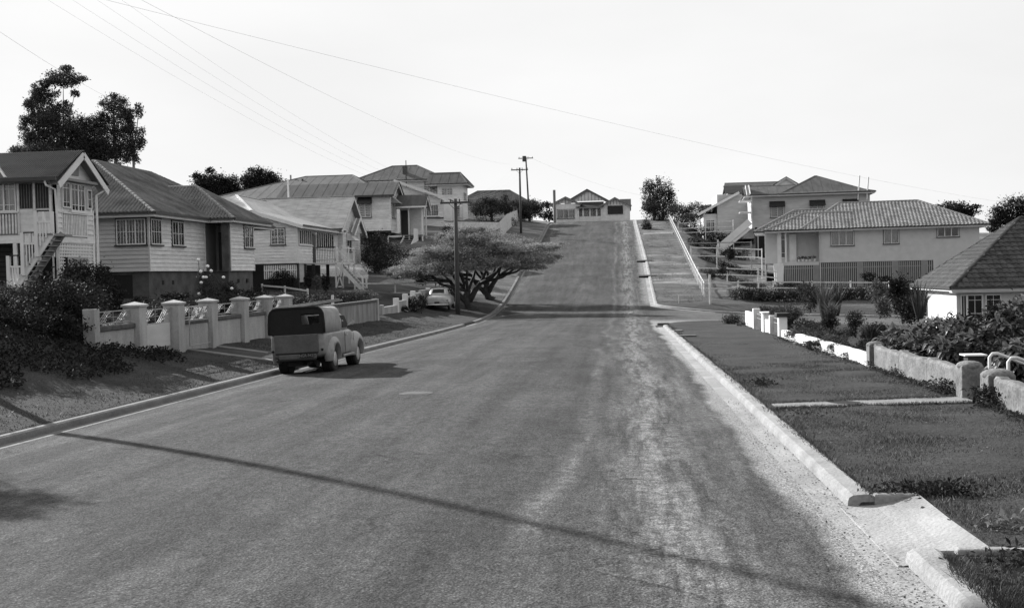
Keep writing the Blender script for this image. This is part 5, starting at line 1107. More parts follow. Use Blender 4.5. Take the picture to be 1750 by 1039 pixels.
# ------------------------------------------------------------------ vehicles
def loft(secs, name, m, parent, smooth=True, subd=1, cut=None):
    """secs: (y, half width, z bottom, z shoulder, z top, half width at top)"""
    v = []; k = 0
    for (y, w, zb, zs, zt, wt) in secs:
        pr = [(0, zb), (w*.75, zb), (w*.95, zb+.06), (w, zb+.18*(zs-zb)), (w, zs-.25*(zs-zb)), (w*.97, zs), ((w+wt)/2, zs+(zt-zs)*.55), (wt, zt-.12*(zt-zs)), (wt*.86, zt-.01), (0, zt)]
        pr = pr+[(-a, b) for a, b in pr[-2:0:-1]]; k = len(pr); v += [(a, y, b) for a, b in pr]
    f = [(i*k+j, i*k+(j+1) % k, (i+1)*k+(j+1) % k, (i+1)*k+j) for i in range(len(secs)-1) for j in range(k)]+[tuple(range(k)), tuple((len(secs)-1)*k+j for j in range(k))]
    b = MB(); b.add(v, f); o = b.build(name, m, None, smooth=smooth)
    o.parent = parent
    if subd: s = o.modifiers.new('s', 'SUBSURF'); s.levels = subd; s.render_levels = subd
    if cut: carve(o, cut)
    return o
def carve(o, cutter):
    c = cutter.build('cut', M_dark, None); c.parent = o.parent; bm_ = o.modifiers.new('x', 'BOOLEAN'); bm_.object = c; bm_.operation = 'DIFFERENCE'; bm_.solver = 'EXACT'
    bpy.context.view_layer.update(); dg = bpy.context.evaluated_depsgraph_get(); me = bpy.data.meshes.new_from_object(o.evaluated_get(dg)); o.modifiers.clear(); o.data = me; bpy.data.objects.remove(c)
def L(name, mb, m, parent, smooth=False, bevel=0):      # local-coordinate build
    o = mb.build(name, m, None, smooth=smooth, bevel=bevel); o.parent = parent; return o
def wheel(root, x, y, R_=.33, w=.16, side=1):
    b = MB(); n = 20; prof = [(-w/2, R_*.62), (-w/2, R_*.9), (-w*.35, R_), (w*.35, R_), (w/2, R_*.9), (w/2, R_*.62)]
    v = [(x+a, y+q*math.cos(2*math.pi*j/n), R_+q*math.sin(2*math.pi*j/n)) for a, q in prof for j in range(n)]
    f = [(i*n+j, i*n+(j+1) % n, (i+1)*n+(j+1) % n, (i+1)*n+j) for i in range(5) for j in range(n)]+[tuple(range(n)), tuple(5*n+j for j in range(n))]
    b.add(v, f); t = L('wheel', b, MATS.get('rubber') or mat('rubber', .018, .85), root, True)
    b = MB(); b.tube([(x+side*w*.42, y, R_), (x+side*w*.56, y, R_), (x+side*w*.62, y, R_)], [R_*.62, R_*.56, R_*.2], 16); L('hubcap', b, mat('hubcap', .45, .35, metal=.6), t, True)
def paint(name, v, rough=.35):
    m = mat(name, v, rough, .25, 3, spec=.5, fine=.12, fscale=14); m.node_tree.nodes['Principled BSDF'].inputs['Coat Weight'].default_value = .25; return m
# utility with canvas canopy
ux, uy = -8.24, 27.6; uz = zz(ux, uy+1.5)+.0
ute = thing('utility_truck', (ux, uy, uz+.01), 'old pale utility truck with dark canopy back and roof poles parked at the left kerb', 'truck')
ute.scale = (.90, .96, 1.0)
ute.rotation_euler = (R(-.7), R(-2.2), R(-1.0))
P_ute = paint('chalky_truck_paint', .17, .5); P_tail = paint('tailgate_shade_paint', .065, .6); P_canv = mat('pale_canvas', .27, .9, .15, 5); P_vinyl = mat('dark_vinyl_and_shade', .010, .9, .3, 5); P_black = mat('black_gap', .008, .8)  # tailgate tone darkened for the shaded rear; vinyl also holds the open back's shade
cut = MB()
for sx in (-1, 1):
    for yy in (.86, 3.32): cut.tube([(sx*.52, yy, .36), (sx*1.2, yy, .36)], .40, 20)
cutb = MB(); cutb.v, cutb.f = list(cut.v), list(cut.f)
loft([(.0, .74, .50, .98, 1.04, .66), (.02, .80, .42, 1.0, 1.06, .72), (.5, .83, .38, 1.0, 1.06, .74), (1.5, .84, .34, 1.0, 1.06, .74), (2.3, .83, .34, 1.0, 1.07, .72), (2.9, .80, .34, .98, 1.08, .56), (3.5, .66, .36, .92, 1.05, .44), (4.05, .52, .38, .86, .98, .34), (4.25, .40, .42, .80, .88, .26)], 'body', P_ute, ute, subd=2, cut=cut)
def fender(yc, ly, zc, hz_, xc, wx, nm):
    for sx in (-1, 1):
        b = MB(); b.ball((sx*xc, yc, zc), 1, 24, 14, (wx, ly, hz_)); o = L(nm, b, P_ute, ute, True)
        c = MB(); c.tube([(sx*.5, .86 if yc < 2 else 3.32, .35), (sx*1.3, .86 if yc < 2 else 3.32, .35)], .385, 24); carve(o, c); o.data.shade_smooth()
        c = MB(); c.box(sx*.3 if sx > 0 else -1.4, 1.4 if sx > 0 else -.3, yc-1.2, yc+1.2, -.4, .30); carve(o, c)
fender(.86, .72, .50, .44, .76, .17, 'rear_fender'); fender(3.32, .86, .52, .44, .72, .20, 'front_fender')
for sx in (-1, 1):
    wheel(ute, sx*.73, .86, side=sx); wheel(ute, sx*.72, 3.32, side=sx)
    b = MB(); b.tube([(sx*.5, .86, .37), (sx*.72, .86, .37)], .39, 20); L('wheel_well', b, P_black, ute); b = MB(); b.tube([(sx*.5, 3.32, .37), (sx*.68, 3.32, .37)], .39, 20); L('wheel_well', b, P_black, ute)
# cab
cabcut = MB(); cabcut.box(-.54, .54, 1.4, 3.2, 1.15, 1.50)
loft([(1.60, .66, 1.0, 1.30, 1.52, .50), (1.72, .73, .98, 1.34, 1.57, .58), (2.2, .74, .98, 1.34, 1.58, .58), (2.55, .72, .98, 1.30, 1.52, .52), (2.95, .66, .98, 1.04, 1.08, .50)], 'cab', P_ute, ute, subd=2, cut=cabcut)
for sx in (-1, 1):
    b = MB(); b.hexa([(sx*.735, 1.98, 1.10), (sx*.72, 2.62, 1.10), (sx*.66, 2.45, 1.42), (sx*.66, 2.02, 1.44), (sx*.765, 1.98, 1.10), (sx*.755, 2.62, 1.10), (sx*.69, 2.45, 1.42), (sx*.69, 2.02, 1.44)]); L('side_window', b, P_black, ute)
    b = MB(); b.box(sx*.845-.004, sx*.845+.004, 1.85, 1.865, .42, 1.0); b.box(sx*.842-.004, sx*.842+.004, 2.78, 2.79, .42, 1.0); L('door_gap', b, P_black, ute)
    b = MB(); b.box(sx*.86-.015, sx*.86+.015, 1.95, 2.1, .90, .93); L('door_handle', b, MATS['hubcap'], ute)
    b = MB(); b.box(sx*.83-.03, sx*.83+.03, 1.6, 3.0, .33, .40); L('running_board', b, P_ute, ute, bevel=.02)
b = MB(); b.tube([(.74, 2.5, 1.14), (.90, 2.55, 1.22)], .012, 6); b.tube([(.90, 2.54, 1.22), (.90, 2.56, 1.22)], .06, 12); L('side_mirror', b, MATS['hubcap'], ute)
b = MB(); b.hexa([(-.55, 2.86, 1.12), (.55, 2.86, 1.12), (.50, 2.55, 1.46), (-.50, 2.55, 1.46), (-.55, 2.90, 1.13), (.55, 2.90, 1.13), (.50, 2.59, 1.47), (-.50, 2.59, 1.47)]); L('windscreen', b, M_glass, ute)
# canopy shell (hollow): sides, roof, dark curtain standing for the shaded open back, clear panel
def shell(y0, y1, w0, w1, z0, z1, t=.02):
    pr = [(w0, z0), (w0-.005, z0+.3), (w1+.05, z1-.16), (w1, z1-.07), (w1-.08, z1-.015), (w1-.2, z1)]; pr = pr+[(-a, c) for a, c in pr[::-1]]; b = MB(); k = len(pr)
    b.add([(a, y0, c) for a, c in pr]+[(a, y1, c) for a, c in pr], [(i, i+1, k+i+1, k+i) for i in range(k-1)]); return b, pr
b, pr = shell(.02, 1.62, .80, .73, 1.04, 1.70); o = L('canopy', b, P_canv, ute, True); sm_ = o.modifiers.new('s', 'SOLIDIFY'); sm_.thickness = .02
b = MB(); k = len(pr); xs_ = [p[0] for p in pr]
# rear shade curtain in four pieces round the clear window (.15<x<.66, 1.27<z<1.52)
b.hexa([(-.80, -.01, 1.03), (.80, -.01, 1.03), (.80, .03, 1.03), (-.80, .03, 1.03), (-.79, -.01, 1.27), (.79, -.01, 1.27), (.79, .03, 1.27), (-.79, .03, 1.27)])
b.hexa([(-.79, -.01, 1.27), (.15, -.01, 1.27), (.15, .03, 1.27), (-.79, .03, 1.27), (-.77, -.01, 1.55), (.15, -.01, 1.55), (.15, .03, 1.55), (-.77, .03, 1.55)])
b.hexa([(.68, -.01, 1.27), (.79, -.01, 1.27), (.79, .03, 1.27), (.68, .03, 1.27), (.68, -.01, 1.55), (.77, -.01, 1.55), (.77, .03, 1.55), (.68, .03, 1.55)])
b.prism([(-.775, -.01, 1.55), (.775, -.01, 1.55), (.75, -.01, 1.64), (.66, -.01, 1.70), (-.66, -.01, 1.70), (-.75, -.01, 1.64)], (0, .04, 0)); L('rear_shade_curtain', b, P_vinyl, ute)
b = MB(); b.box(.15, .68, .005, .012, 1.27, 1.55); L('clear_panel', b, M_glass, ute)
pts = [(a*1.012, .0, c+.005) for a, c in pr]; b = MB(); b.tube(pts, .035, 6); L('canopy_edge', b, P_vinyl, ute, True)
b = MB(); b.box(-.74, .74, 1.6, 1.63, 1.04, 1.25); b.box(-.74, -.5, 1.6, 1.63, 1.25, 1.62); b.box(.55, .74, 1.6, 1.63, 1.25, 1.62); b.box(-.5, .55, 1.6, 1.63, 1.5, 1.62); L('bulkhead', b, P_vinyl, ute)
# tailgate, bumper, plate
b = MB(); b.box(-.66, .62, -.035, .0, .56, 1.03); L('tailgate', b, P_tail, ute, bevel=.02)
b = MB(); b.box(-.64, .60, -.045, -.035, .535, .56); L('tailgate_hinge', b, P_black, ute)
b = MB(); b.box(-.55, .55, -.05, .02, .40, .53); L('rear_apron', b, P_tail, ute, bevel=.02)
b = MB(); b.box(-.62, .55, -.10, -.04, .36, .41); L('rear_bumper', b, P_black, ute, bevel=.02)
b = MB(); b.box(.06, .46, -.075, -.06, .44, .545); pl = L('number_plate', b, P_black, ute)
fc = bpy.data.curves.new('plate_letters', 'FONT'); fc.body = 'NGR-942'; fc.size = .105; fc.extrude = .001; fc.align_x = 'CENTER'; fo = bpy.data.objects.new('plate_letters', fc); SC.collection.objects.link(fo); fo.parent = pl
me_ = bpy.data.meshes.new_from_object(fo); bpy.data.objects.remove(fo); fo = bpy.data.objects.new('plate_letters', me_); SC.collection.objects.link(fo); fo.parent = pl; me_.materials.clear(); me_.materials.append(M_mid)
fo.location = (.26, -.078, .457); fo.rotation_euler = (R(90), 0, 0); fc.materials.append(M_mid)
for sx in (-1, 1): b = MB(); b.tube([(sx*.72, -.03, .62), (sx*.72, .0, .62)], .035, 10); L('tail_lamp', b, P_black, ute)
b = MB(); b.box(-.5, .5, .2, 4.0, .28, .36); L('chassis', b, P_black, ute); b = MB(); b.tube([(-.74, .86, .33), (.74, .86, .33)], .06, 8); b.tube([(-.74, 3.32, .33), (.74, 3.32, .33)], .05, 8); L('axle', b, P_black, ute)
b = MB(); b.tube([(.35, -.02, .30), (.3, 1.2, .30)], .025, 8); b.box(-.35, .1, .1, .45, .22, .34); L('exhaust', b, P_black, ute)
for k, (x0, x1) in enumerate(((-.66, .50), (-.70, .42))):
    q = thing('roof_pole', (ux, uy, uz+1.78), ['nearer pale pole lying diagonally on the truck canopy', 'farther pale pole lying diagonally on the truck canopy'][k], 'pole', 'poles on the truck roof')
    b = MB(); b.tube([(ux+x0, uy+.05+.12*k, uz+1.68+.03*k), (ux+x1+.05, uy+2.4, uz+1.84+.03*k)], .022, 8); b.build('pipe', M_cap, q)
for yy in (.35, 1.35):
    b = MB(); b.box(-.7, .7, yy, yy+.04, 1.70, 1.73); L('roof_rack_bar', b, M_cap, ute)
# rounded sedan
sx0, sy0 = at(747, 533, 70.5).x, 70.5; sz = g(sx0, 72)
car = thing('sedan', (sx0, sy0, sz+.02), 'small rounded pale sedan seen from behind, parked on the verge by the power pole', 'car'); car.rotation_euler = (0, R(0), R(2))
P_sed = paint('grey_car_paint', .34, .3)
cut = MB()
for s_ in (-1, 1):
    for yy in (.85, 3.3): cut.tube([(s_*.55, yy, .30), (s_*1.2, yy, .30)], .36, 20)
loft([(.0, .50, .42, .70, .82, .36), (.08, .66, .34, .76, .90, .48), (.5, .78, .28, .84, .97, .58), (1.3, .80, .26, .86, 1.0, .62), (2.6, .80, .26, .86, .98, .60), (3.3, .74, .28, .80, .94, .42), (3.9, .58, .34, .70, .80, .30)], 'body', P_sed, car, subd=2, cut=cut)
loft([(.50, .50, .9, .98, 1.02, .36), (.85, .62, .9, 1.12, 1.28, .48), (1.3, .66, .9, 1.20, 1.42, .52), (2.0, .66, .9, 1.20, 1.42, .52), (2.5, .62, .9, 1.05, 1.18, .48), (2.75, .58, .88, .96, 1.0, .46)], 'cabin', P_sed, car, subd=2)
b = MB(); b.hexa([(-.40, .66, 1.10), (.40, .66, 1.10), (.36, .98, 1.33), (-.36, .98, 1.33), (-.40, .60, 1.12), (.40, .60, 1.12), (.36, .93, 1.36), (-.36, .93, 1.36)]); L('rear_window', b, P_black, car, bevel=.02)
for s_ in (-1, 1):
    b = MB(); b.hexa([(s_*.60, 1.1, 1.08), (s_*.60, 2.35, 1.05), (s_*.53, 2.2, 1.3), (s_*.53, 1.2, 1.33), (s_*.665, 1.1, 1.08), (s_*.665, 2.35, 1.05), (s_*.60, 2.2, 1.3), (s_*.60, 1.2, 1.33)]); L('side_window', b, P_black, car)
    wheel(car, s_*.68, .85, .30, .14, s_); wheel(car, s_*.68, 3.3, .30, .14, s_)
    b = MB(); b.ball((s_*.72, .8, .52), 1, 16, 10, (.14, .55, .30)); L('rear_fender', b, P_sed, car, True)
    b = MB(); b.ball((s_*.64, .12, .62), .045, 8, 6); L('tail_lamp', b, P_black, car)
b = MB(); b.tube([(-.74, .12, .36), (-.6, -.06, .36), (.6, -.06, .36), (.74, .12, .36)], .045, 8); L('rear_bumper', b, mat('chrome_bumper', .55, .25, metal=.8), car, True)
b = MB(); b.box(-.16, .16, -.02, .0, .46, .55); L('number_plate', b, P_black, car); b = MB(); b.box(-.10, .10, .03, .06, .72, .75); L('boot_handle', b, MATS['chrome_bumper'], car)
# ------------------------------------------------------------------ trees
def limbs(root, base, tips, r0, m=M_bark, name='limb'):
    for t in tips:
        a, c = Vector(base), Vector(t); mid = a*.55+c*.45+Vector((random.uniform(-.2, .2), random.uniform(-.2, .2), -(c-a).length*.10)); b = MB()
        b.tube([a, a*.75+mid*.25, mid, mid*.45+c*.55+Vector((0, 0, .08)), c], [r0, r0*.85, r0*.6, r0*.4, r0*.16], 7); b.build(name, m, root, smooth=True)
# umbrella trees
def umbrella(bx, by, label, k=1.0, n=120000, seed=1):
    bz = g(bx, by); V_ = lambda x, y, z: Vector((bx+x*k, by+y*k, bz+z*k))
    r = thing('umbrella_tree', (bx, by, bz), label, 'tree', 'umbrella trees by the left kerb')
    b = MB(); b.tube([V_(.35, 0, -.2), V_(.1, 0, .1), V_(-.15, 0, .8), V_(.05, 0, 1.3)], [.5*k, .30*k, .24*k, .22*k], 10)
    b.tube([V_(.1, 0, .5), V_(.5, .1, 1.2), V_(.9, .2, 1.75)], [.22*k, .19*k, .15*k], 9); b.build('trunk', M_bark, r, smooth=True)
    b = MB(); b.tube([V_(0, 0, .3), V_(-.9, -.1, 1.3), V_(-1.2, 0, 1.9)], [.2*k, .15*k, .12*k], 8); b.build('trunk', M_bark, r, smooth=True)
    limbs(r, V_(0, 0, 1.2), [V_(-3.6, -1, 3.2), V_(-2, 1.5, 3.6), V_(.3, -1.8, 3.3), V_(.8, 2, 4.2), V_(-1.2, 0, 4.4)], .16*k)
    limbs(r, V_(.9, .2, 1.75), [V_(4.6, 0, 3.4), V_(3.2, -1.8, 3.3), V_(3, 2, 4.2), V_(1.6, 0, 4.6)], .13*k)
    limbs(r, V_(-1.2, 0, 1.9), [V_(-4.4, .5, 2.7), V_(-3, -1.8, 2.9), V_(-2.4, 1.6, 3.4)], .10*k)
    lay = [(-3.3, -.6, 2.7, 1.9, 2.0, .32), (-2.9, .3, 3.3, 1.9, 2.0, .34), (-1.4, 0, 3.9, 2.3, 2.4, .36), (.3, -1.2, 3.3, 2.6, 1.8, .36), (1.0, .4, 4.3, 2.7, 2.4, .42), (3.2, 0, 3.8, 2.4, 2.2, .36), (4.4, -.8, 3.2, 1.6, 1.6, .28), (.2, .8, 4.85, 2.4, 2, .36), (-.2, .6, 5.3, 1.3, 1.3, .28), (-.4, -1.4, 3.8, 2.2, 1.4, .34), (4.8, .3, 4.05, 1.5, 1.4, .25), (-.9, -2, 2.9, 1.6, 1.1, .3), (2.3, -1.8, 3.1, 1.6, 1.3, .28), (-4.4, .2, 2.45, 1.2, 1.2, .25), (-3.6, -1.4, 2.35, 1.5, 1.0, .3), (-1.6, -2.2, 2.6, 1.5, .9, .3), (.4, -2.4, 2.75, 1.5, .9, .3), (4.0, -1.6, 2.75, 1.5, .9, .26), (2.6, -2.4, 2.9, 1.2, .8, .25)]
    for x, y, z, a_, b_, c_ in list(lay):
        for q in range(3):
            w = random.uniform(0, 6.28); lay.append((x+a_*.85*math.cos(w), y+b_*.85*math.sin(w), z+random.uniform(-.15, .2), a_*.35, b_*.35, c_*.6))
    pts = blob_pts([(bx+x*k, by+y*k, bz+z*k, a_*k, b_*k, c_*k*1.25) for x, y, z, a_, b_, c_ in lay], n, 1300, .14, .1, bottom=-.6); leaf_mesh('crown', pts, .145, leafmat('feathery_foliage', .24, var=.4, trans=.3, scale=1.5), r, up=1.0, aspect=.32, droop=.2)
umbrella(at(800, 527, 76).x, 76.0, 'nearer wide flat-crowned umbrella tree with forked trunk beside the left kerb')
umbrella(at(832, 502, 83.5).x, 83.5, 'farther umbrella tree whose leaning trunk shows behind the nearer one', .95, 70000)
def px_blob(px, py, Y, rx, ry, depth_=None):
    p = at(px, py, Y); k = Y/FPX; return (p.x, p.y, p.z, rx*k, (depth_ or rx*k), ry*k)
def tree(name, label, trunks, blobs, n, size, m, clumps, csize, group=None, tm=M_bark, shell=.35, aspect=.45, tr=.2):
    bl = [px_blob(*q) for q in blobs]; core = list(bl)
    for q in core:
        for _ in range(7 if name == 'gum_tree' else 4):
            d_ = RNG.normal(size=3); d_ /= np.linalg.norm(d_); kk = random.uniform(.8, 1.15); f_ = random.uniform(.2, .42); bl.append((q[0]+d_[0]*q[3]*kk, q[1]+d_[1]*q[4]*kk, q[2]+d_[2]*q[5]*kk, q[3]*f_, q[4]*f_, q[5]*f_))
    core_n = len(core); c = bl[0]; tx, tY = trunks[0], blobs[0][2]; p = at(tx, 400, tY); zg = g(p.x, tY)
    r = thing(name, (p.x, tY, zg), label, 'tree', group)
    for t in trunks:
        q = at(t, 400, tY); b = MB(); k = min(bl[:core_n], key=lambda s: abs(s[0]-q.x)); b.tube([(q.x, tY, zg-.3), (q.x+.1, tY, (zg+k[2])/2), (k[0]*.3+q.x*.7, tY, k[2])], [tr, tr*.8, tr*.45], 8); b.build('trunk', tm, r, smooth=True)
    near = min(bl[:core_n], key=lambda s: abs(s[0]-p.x)); limbs(r, (near[0]*.3+p.x*.7, tY, near[2]-near[5]), [(s[0], s[1], s[2]+s[5]*.2) for s in bl[:core_n]], tr*.45, tm)
    leaf_mesh('crown', blob_pts(bl, n, clumps, csize, shell), size, m, r, aspect=aspect, up=.1); return r
tree('gum_tree', 'tall gum tree with open domed top rising behind the far left house roof', [112], [(105, 222, 95, 48, 38), (108, 135, 95, 34, 16), (70, 160, 95, 22, 16), (75, 185, 95, 32, 26), (60, 235, 95, 28, 22), (140, 240, 95, 30, 28), (45, 205, 95, 12, 10), (112, 185, 95, 12, 12), (30, 262, 95, 16, 10), (128, 160, 95, 8, 6), (52, 180, 95, 10, 8), (85, 262, 95, 62, 20), (150, 258, 96, 40, 22)], 54000, .19, L_gum, 520, .11, 'gum trees on the left skyline', M_bark2)
tree('gum_tree', 'looser gum tree with bare pale trunk right of the domed gum tree', [231, 200], [(196, 180, 96, 26, 20), (170, 208, 96, 20, 16), (205, 215, 96, 26, 26), (238, 190, 96, 9, 14), (228, 235, 96, 18, 22), (185, 245, 96, 30, 24), (240, 245, 96, 9, 10), (212, 258, 96, 24, 22), (175, 262, 96, 34, 18), (222, 200, 96, 10, 12)], 22000, .19, L_gum, 280, .11, 'gum trees on the left skyline', M_bark2)
tree('round_tree', 'dark rounded tree behind the ribbed roof, left of its taller twin', [372], [(362, 314, 140, 32, 21), (395, 316, 140, 20, 17), (345, 318, 140, 16, 16), (380, 330, 140, 34, 16)], 16000, .26, L_dark, 130, .16, 'dark rounded trees on the left skyline')
tree('round_tree', 'taller dark rounded tree above the pale iron roof', [445], [(445, 306, 138, 32, 19), (430, 318, 138, 22, 18), (468, 316, 138, 20, 20), (450, 332, 138, 38, 16)], 16000, .26, L_dark, 130, .16, 'dark rounded trees on the left skyline')
tree('verge_tree', 'upright dark tree standing at the top of the right-hand verge', [1118, 1132], [(1118, 340, 146, 20, 28), (1108, 318, 146, 12, 12), (1135, 330, 146, 18, 24), (1128, 362, 146, 28, 18), (1104, 350, 146, 8, 14), (1147, 350, 146, 12, 18), (1125, 310, 146, 5, 7)], 12000, .22, L_mid, 90, .2)
tree('street_tree', 'dense dark tree partly behind the second power pole', [840], [(838, 355, 138, 30, 16), (815, 356, 138, 12, 14), (862, 352, 138, 16, 14)], 9000, .2, L_mid, 80, .18, 'bushy trees left of the hilltop')
tree('street_tree', 'dense dark tree right beside the farthest pole left of the hilltop house', [905], [(900, 358, 145, 22, 16), (920, 356, 145, 12, 12), (885, 352, 145, 10, 12)], 8000, .2, L_mid, 70, .18, 'bushy trees left of the hilltop')
tree('corner_tree', 'dark tree above the tiled roof at the right edge', [1740], [(1735, 355, 112, 26, 20), (1712, 372, 112, 20, 18), (1752, 380, 112, 30, 22), (1700, 385, 112, 14, 12)], 12000, .2, L_dark, 100, .2)
tree('distant_tree', 'low dark rounded tree top just above the pale tiled roof', [1630], [(1630, 355, 135, 28, 9), (1650, 362, 135, 22, 8)], 4000, .25, L_dark, 50, .2)
tree('palm_like_tree', 'small dark tree behind the left end of the hilltop house', [938], [(938, 368, 172, 8, 10), (934, 350, 172, 7, 5)], 1200, .3, L_mid, 24, .25, tr=.12)
# ------------------------------------------------------------------ bushes and hedges: (label, blobs, n, size, material)
def pb(label, blobs, n, size, m, name='bush', cat='bush', group=None, **k): return bush(name, [px_blob(*q) for q in blobs], n, size, m, label, cat, group, **k)
pb('dark leafy bush under the far left house beside the lattice', [(150, 492, 37, 42, 40), (175, 470, 38, 14, 18), (125, 470, 38, 20, 22), (190, 505, 36, 20, 26)], 9000, .09, L_dark)
pb('dark bush on the bank below the outside stair', [(85, 550, 33, 55, 34), (120, 520, 34, 36, 30), (70, 525, 34, 16, 12)], 9000, .09, L_dark)
pb('light-leafed bush at the left edge below the stair foot', [(14, 505, 33, 30, 20), (35, 510, 33, 14, 12), (5, 530, 32, 30, 20)], 3500, .08, L_mid)
pb('dark overhanging bush on the bank beside the fence end post', [(120, 565, 29, 32, 36), (85, 585, 28, 40, 30), (140, 540, 30, 12, 20)], 7000, .07, L_dark)
def gbush(label, lst, n, size, m, **k):
    return bush('bush', [(x, y, g(x, y)+h*.5, r_, r_, h*.6) for x, y, r_, h in lst], n, size, m, label, 'bush', **k)
gbush('dark bush mass at the left edge on top of the bank', [(-13.9, 22.8, .9, .6), (-13.0, 23.6, .7, .5), (-14.8, 22.2, 1.1, .7)], 9000, .075, L_dark)
gbush('dark sprawling shrub on the bank before the fence end post', [(-13.1, 25.0, .7, .7), (-13.7, 25.4, .8, .8), (-12.7, 24.2, .5, .5)], 6000, .07, L_dark)
gbush('unseen tall dark shrub added beyond the left edge to shade the bank', [(-15.9, 20.0, 1.3, 2.2), (-15.2, 17.6, 1.2, 2.3), (-17.5, 21, 1.3, 2.2)], 7000, .09, L_dark)  # out of view, added for the shade it throws on bank and verge
gbush('dense dark shrub behind the bank under the stair', [(-16.2, 26.0, 1.2, .45), (-17.3, 27.5, 1.3, .5), (-15.2, 26.8, .9, .55)], 9000, .08, L_dark)
pb('low shrubs in the garden behind the pillared fence', [(200, 525, 37, 25, 10), (240, 515, 38, 18, 8), (330, 520, 42, 22, 8)], 3000, .07, L_dark)
pb('row of low garden shrubs in front of the dark house base', [(300, 508, 49, 26, 8), (410, 505, 52, 22, 10), (440, 500, 55, 22, 12)], 3500, .08, L_dark)
# rose bush with white blooms
rb = pb('tall straggly rose bush with white blooms before the ribbed-roof house', [(352, 492, 45, 16, 20), (378, 500, 45, 22, 16), (342, 470, 45, 6, 14), (392, 490, 45, 12, 12)], 2600, .07, L_mid)
for (px, py) in ((339, 444), (343, 464), (348, 474), (355, 455), (361, 463), (382, 474), (352, 474), (396, 493), (340, 502), (344, 483)):
    p = at(px, py, 44.7); b = MB(); b.ball(p, .075, 8, 6, (1, 1, .8)); b.build('bloom', M_petal, rb)
b = MB(); b.tube([at(340, 500, 45), at(341, 470, 45), at(339, 444, 44.8)], .012, 5); b.tube([at(385, 505, 45), at(372, 478, 45), at(361, 463, 44.8)], .012, 5); b.build('cane', M_bark, rb)
def hedge(label, p0, p1, h, w, n, m, size=.09, name='hedge', cat='hedge', top=None, z0=None, group=None):
    p0, p1 = Vector((*p0, 0)), Vector((*p1, 0)); Ln = (p1-p0).length; k = max(2, int(Ln/(w*.7)))
    bl = []
    for i in range(k):
        q = p0+(p1-p0)*((i+.5)/k); zg = g(q.x, q.y) if z0 is None else z0; bl.append((q.x, q.y, zg+h*.5, w*.62, w*.62, h*.55*random.uniform(.9, 1.1)))
    return bush(name, bl, n, size, m, label, cat, group, clumps=40*k, csize=.2, shell=.6)
hedge('dark garden shrubs right behind the ironwork nearest the gate', (-13.3, 24.6), (-13.3, 26.9), 1.2, 1.0, 5000, L_dark)
hedge('dark garden shrubs filling the ironwork panels beyond the gate', (-13.35, 29.9), (-13.35, 39.6), 1.15, 1.0, 14000, L_dark)
hedge('clipped dark hedge standing behind the long rendered wall', (-13.4, 42), (-13.5, 54.5), 1.05, 1.1, 14000, L_dark)
pb('pale flowering bush spilling at the far end of the rendered wall hedge', [(612, 503, 56, 22, 9), (640, 508, 57, 12, 6)], 2500, .08, L_light)
pb('dark rounded shrub arching under the lattice of the iron-roofed house', [(485, 478, 73, 25, 16)], 3500, .1, L_dark)
pb('white-flowered shrub between two dark bushes under the front landing', [(541, 484, 72, 9, 12)], 900, .1, L_light); pb('dark conical bush left of the white-flowered shrub', [(527, 478, 72, 8, 15)], 1000, .1, L_dark); pb('dark bush right of the white-flowered shrub', [(556, 484, 73, 9, 14)], 1000, .1, L_dark)
hedge('broad dark hedge bank below the awning house', (-21.5, 92), (-13.8, 92.5), 1.7, 2.2, 15000, L_dark, .12)
hedge('upper dark hedge beside the gabled porch', (-17.2, 98.5), (-13.2, 101), 1.3, 1.6, 6000, L_dark, .12)
hedge('dark foliage filling the gap between the iron-roofed and awning houses', (-20.4, 90), (-18.8, 88.5), 2.9, 2.0, 6000, L_dark, .12)
hedge('tall dark shrubs beneath the awning house corner', (-23.5, 96), (-20.5, 96), 2.3, 1.6, 5000, L_dark, .12)
pb('dark bush at the driveway below the hedge bank', [(722, 477, 80, 14, 9), (738, 470, 81, 10, 8)], 1800, .1, L_dark)
pb('dark shrub overgrowing the low wall left of the sedan', [(708, 522, 66, 14, 13), (722, 515, 68, 8, 14), (690, 528, 64, 8, 6)], 3000, .08, L_dark)
pb('low bushes left of the umbrella tree trunk on the verge bank', [(760, 505, 80, 14, 16), (775, 495, 81, 14, 12)], 2500, .09, L_dark)
hedge('dark low hedge on the rise before the two-level house', (-19, 119), (-14.6, 121), 1.0, 1.2, 4000, L_dark, .13)
hedge('dark clipped hedge in front of the far hip-roofed house', (-17.5, 134), (-13, 136), 1.0, 1.2, 3000, L_dark, .13)
# right side
hedge('long dark row for the vegetation and shade on the bank below the front rail fence', (8.2, 82.6), (27, 84.6), .85, 1.5, 26000, L_dark, .12)  # dark leaves stand for the bank's shade as well as its growth
pb('feathery shrub at the foot of the upright verge tree', [(1105, 388, 134, 8, 14)], 1200, .18, L_mid)
pb('broad dark bush cluster right of the verge tree', [(1185, 362, 140, 24, 14), (1160, 362, 141, 16, 12), (1212, 366, 138, 18, 12), (1170, 375, 138, 22, 8)], 6000, .2, L_mid)
hedge('dark hedge behind the topmost rail fence', (7.5, 131), (13.5, 129.5), 1.5, 1.4, 5000, L_dark, .16)
pb('small spiky dark shrub behind the second pale rail fence', [(1248, 434, 100, 9, 11)], 900, .15, L_dark); pb('dark shrubs at the fence corner below the signpost', [(1235, 463, 90, 10, 5), (1215, 470, 88, 7, 6)], 1000, .12, L_dark)
pb('dark shrub below the batten screens behind the rail fence', [(1484, 474, 94, 12, 9), (1510, 478, 94, 14, 6)], 1500, .12, L_dark)
pb('dark low round bush at the left of the small white gateway', [(1252, 548, 55, 17, 11), (1268, 560, 52, 12, 8)], 3000, .06, L_dark)
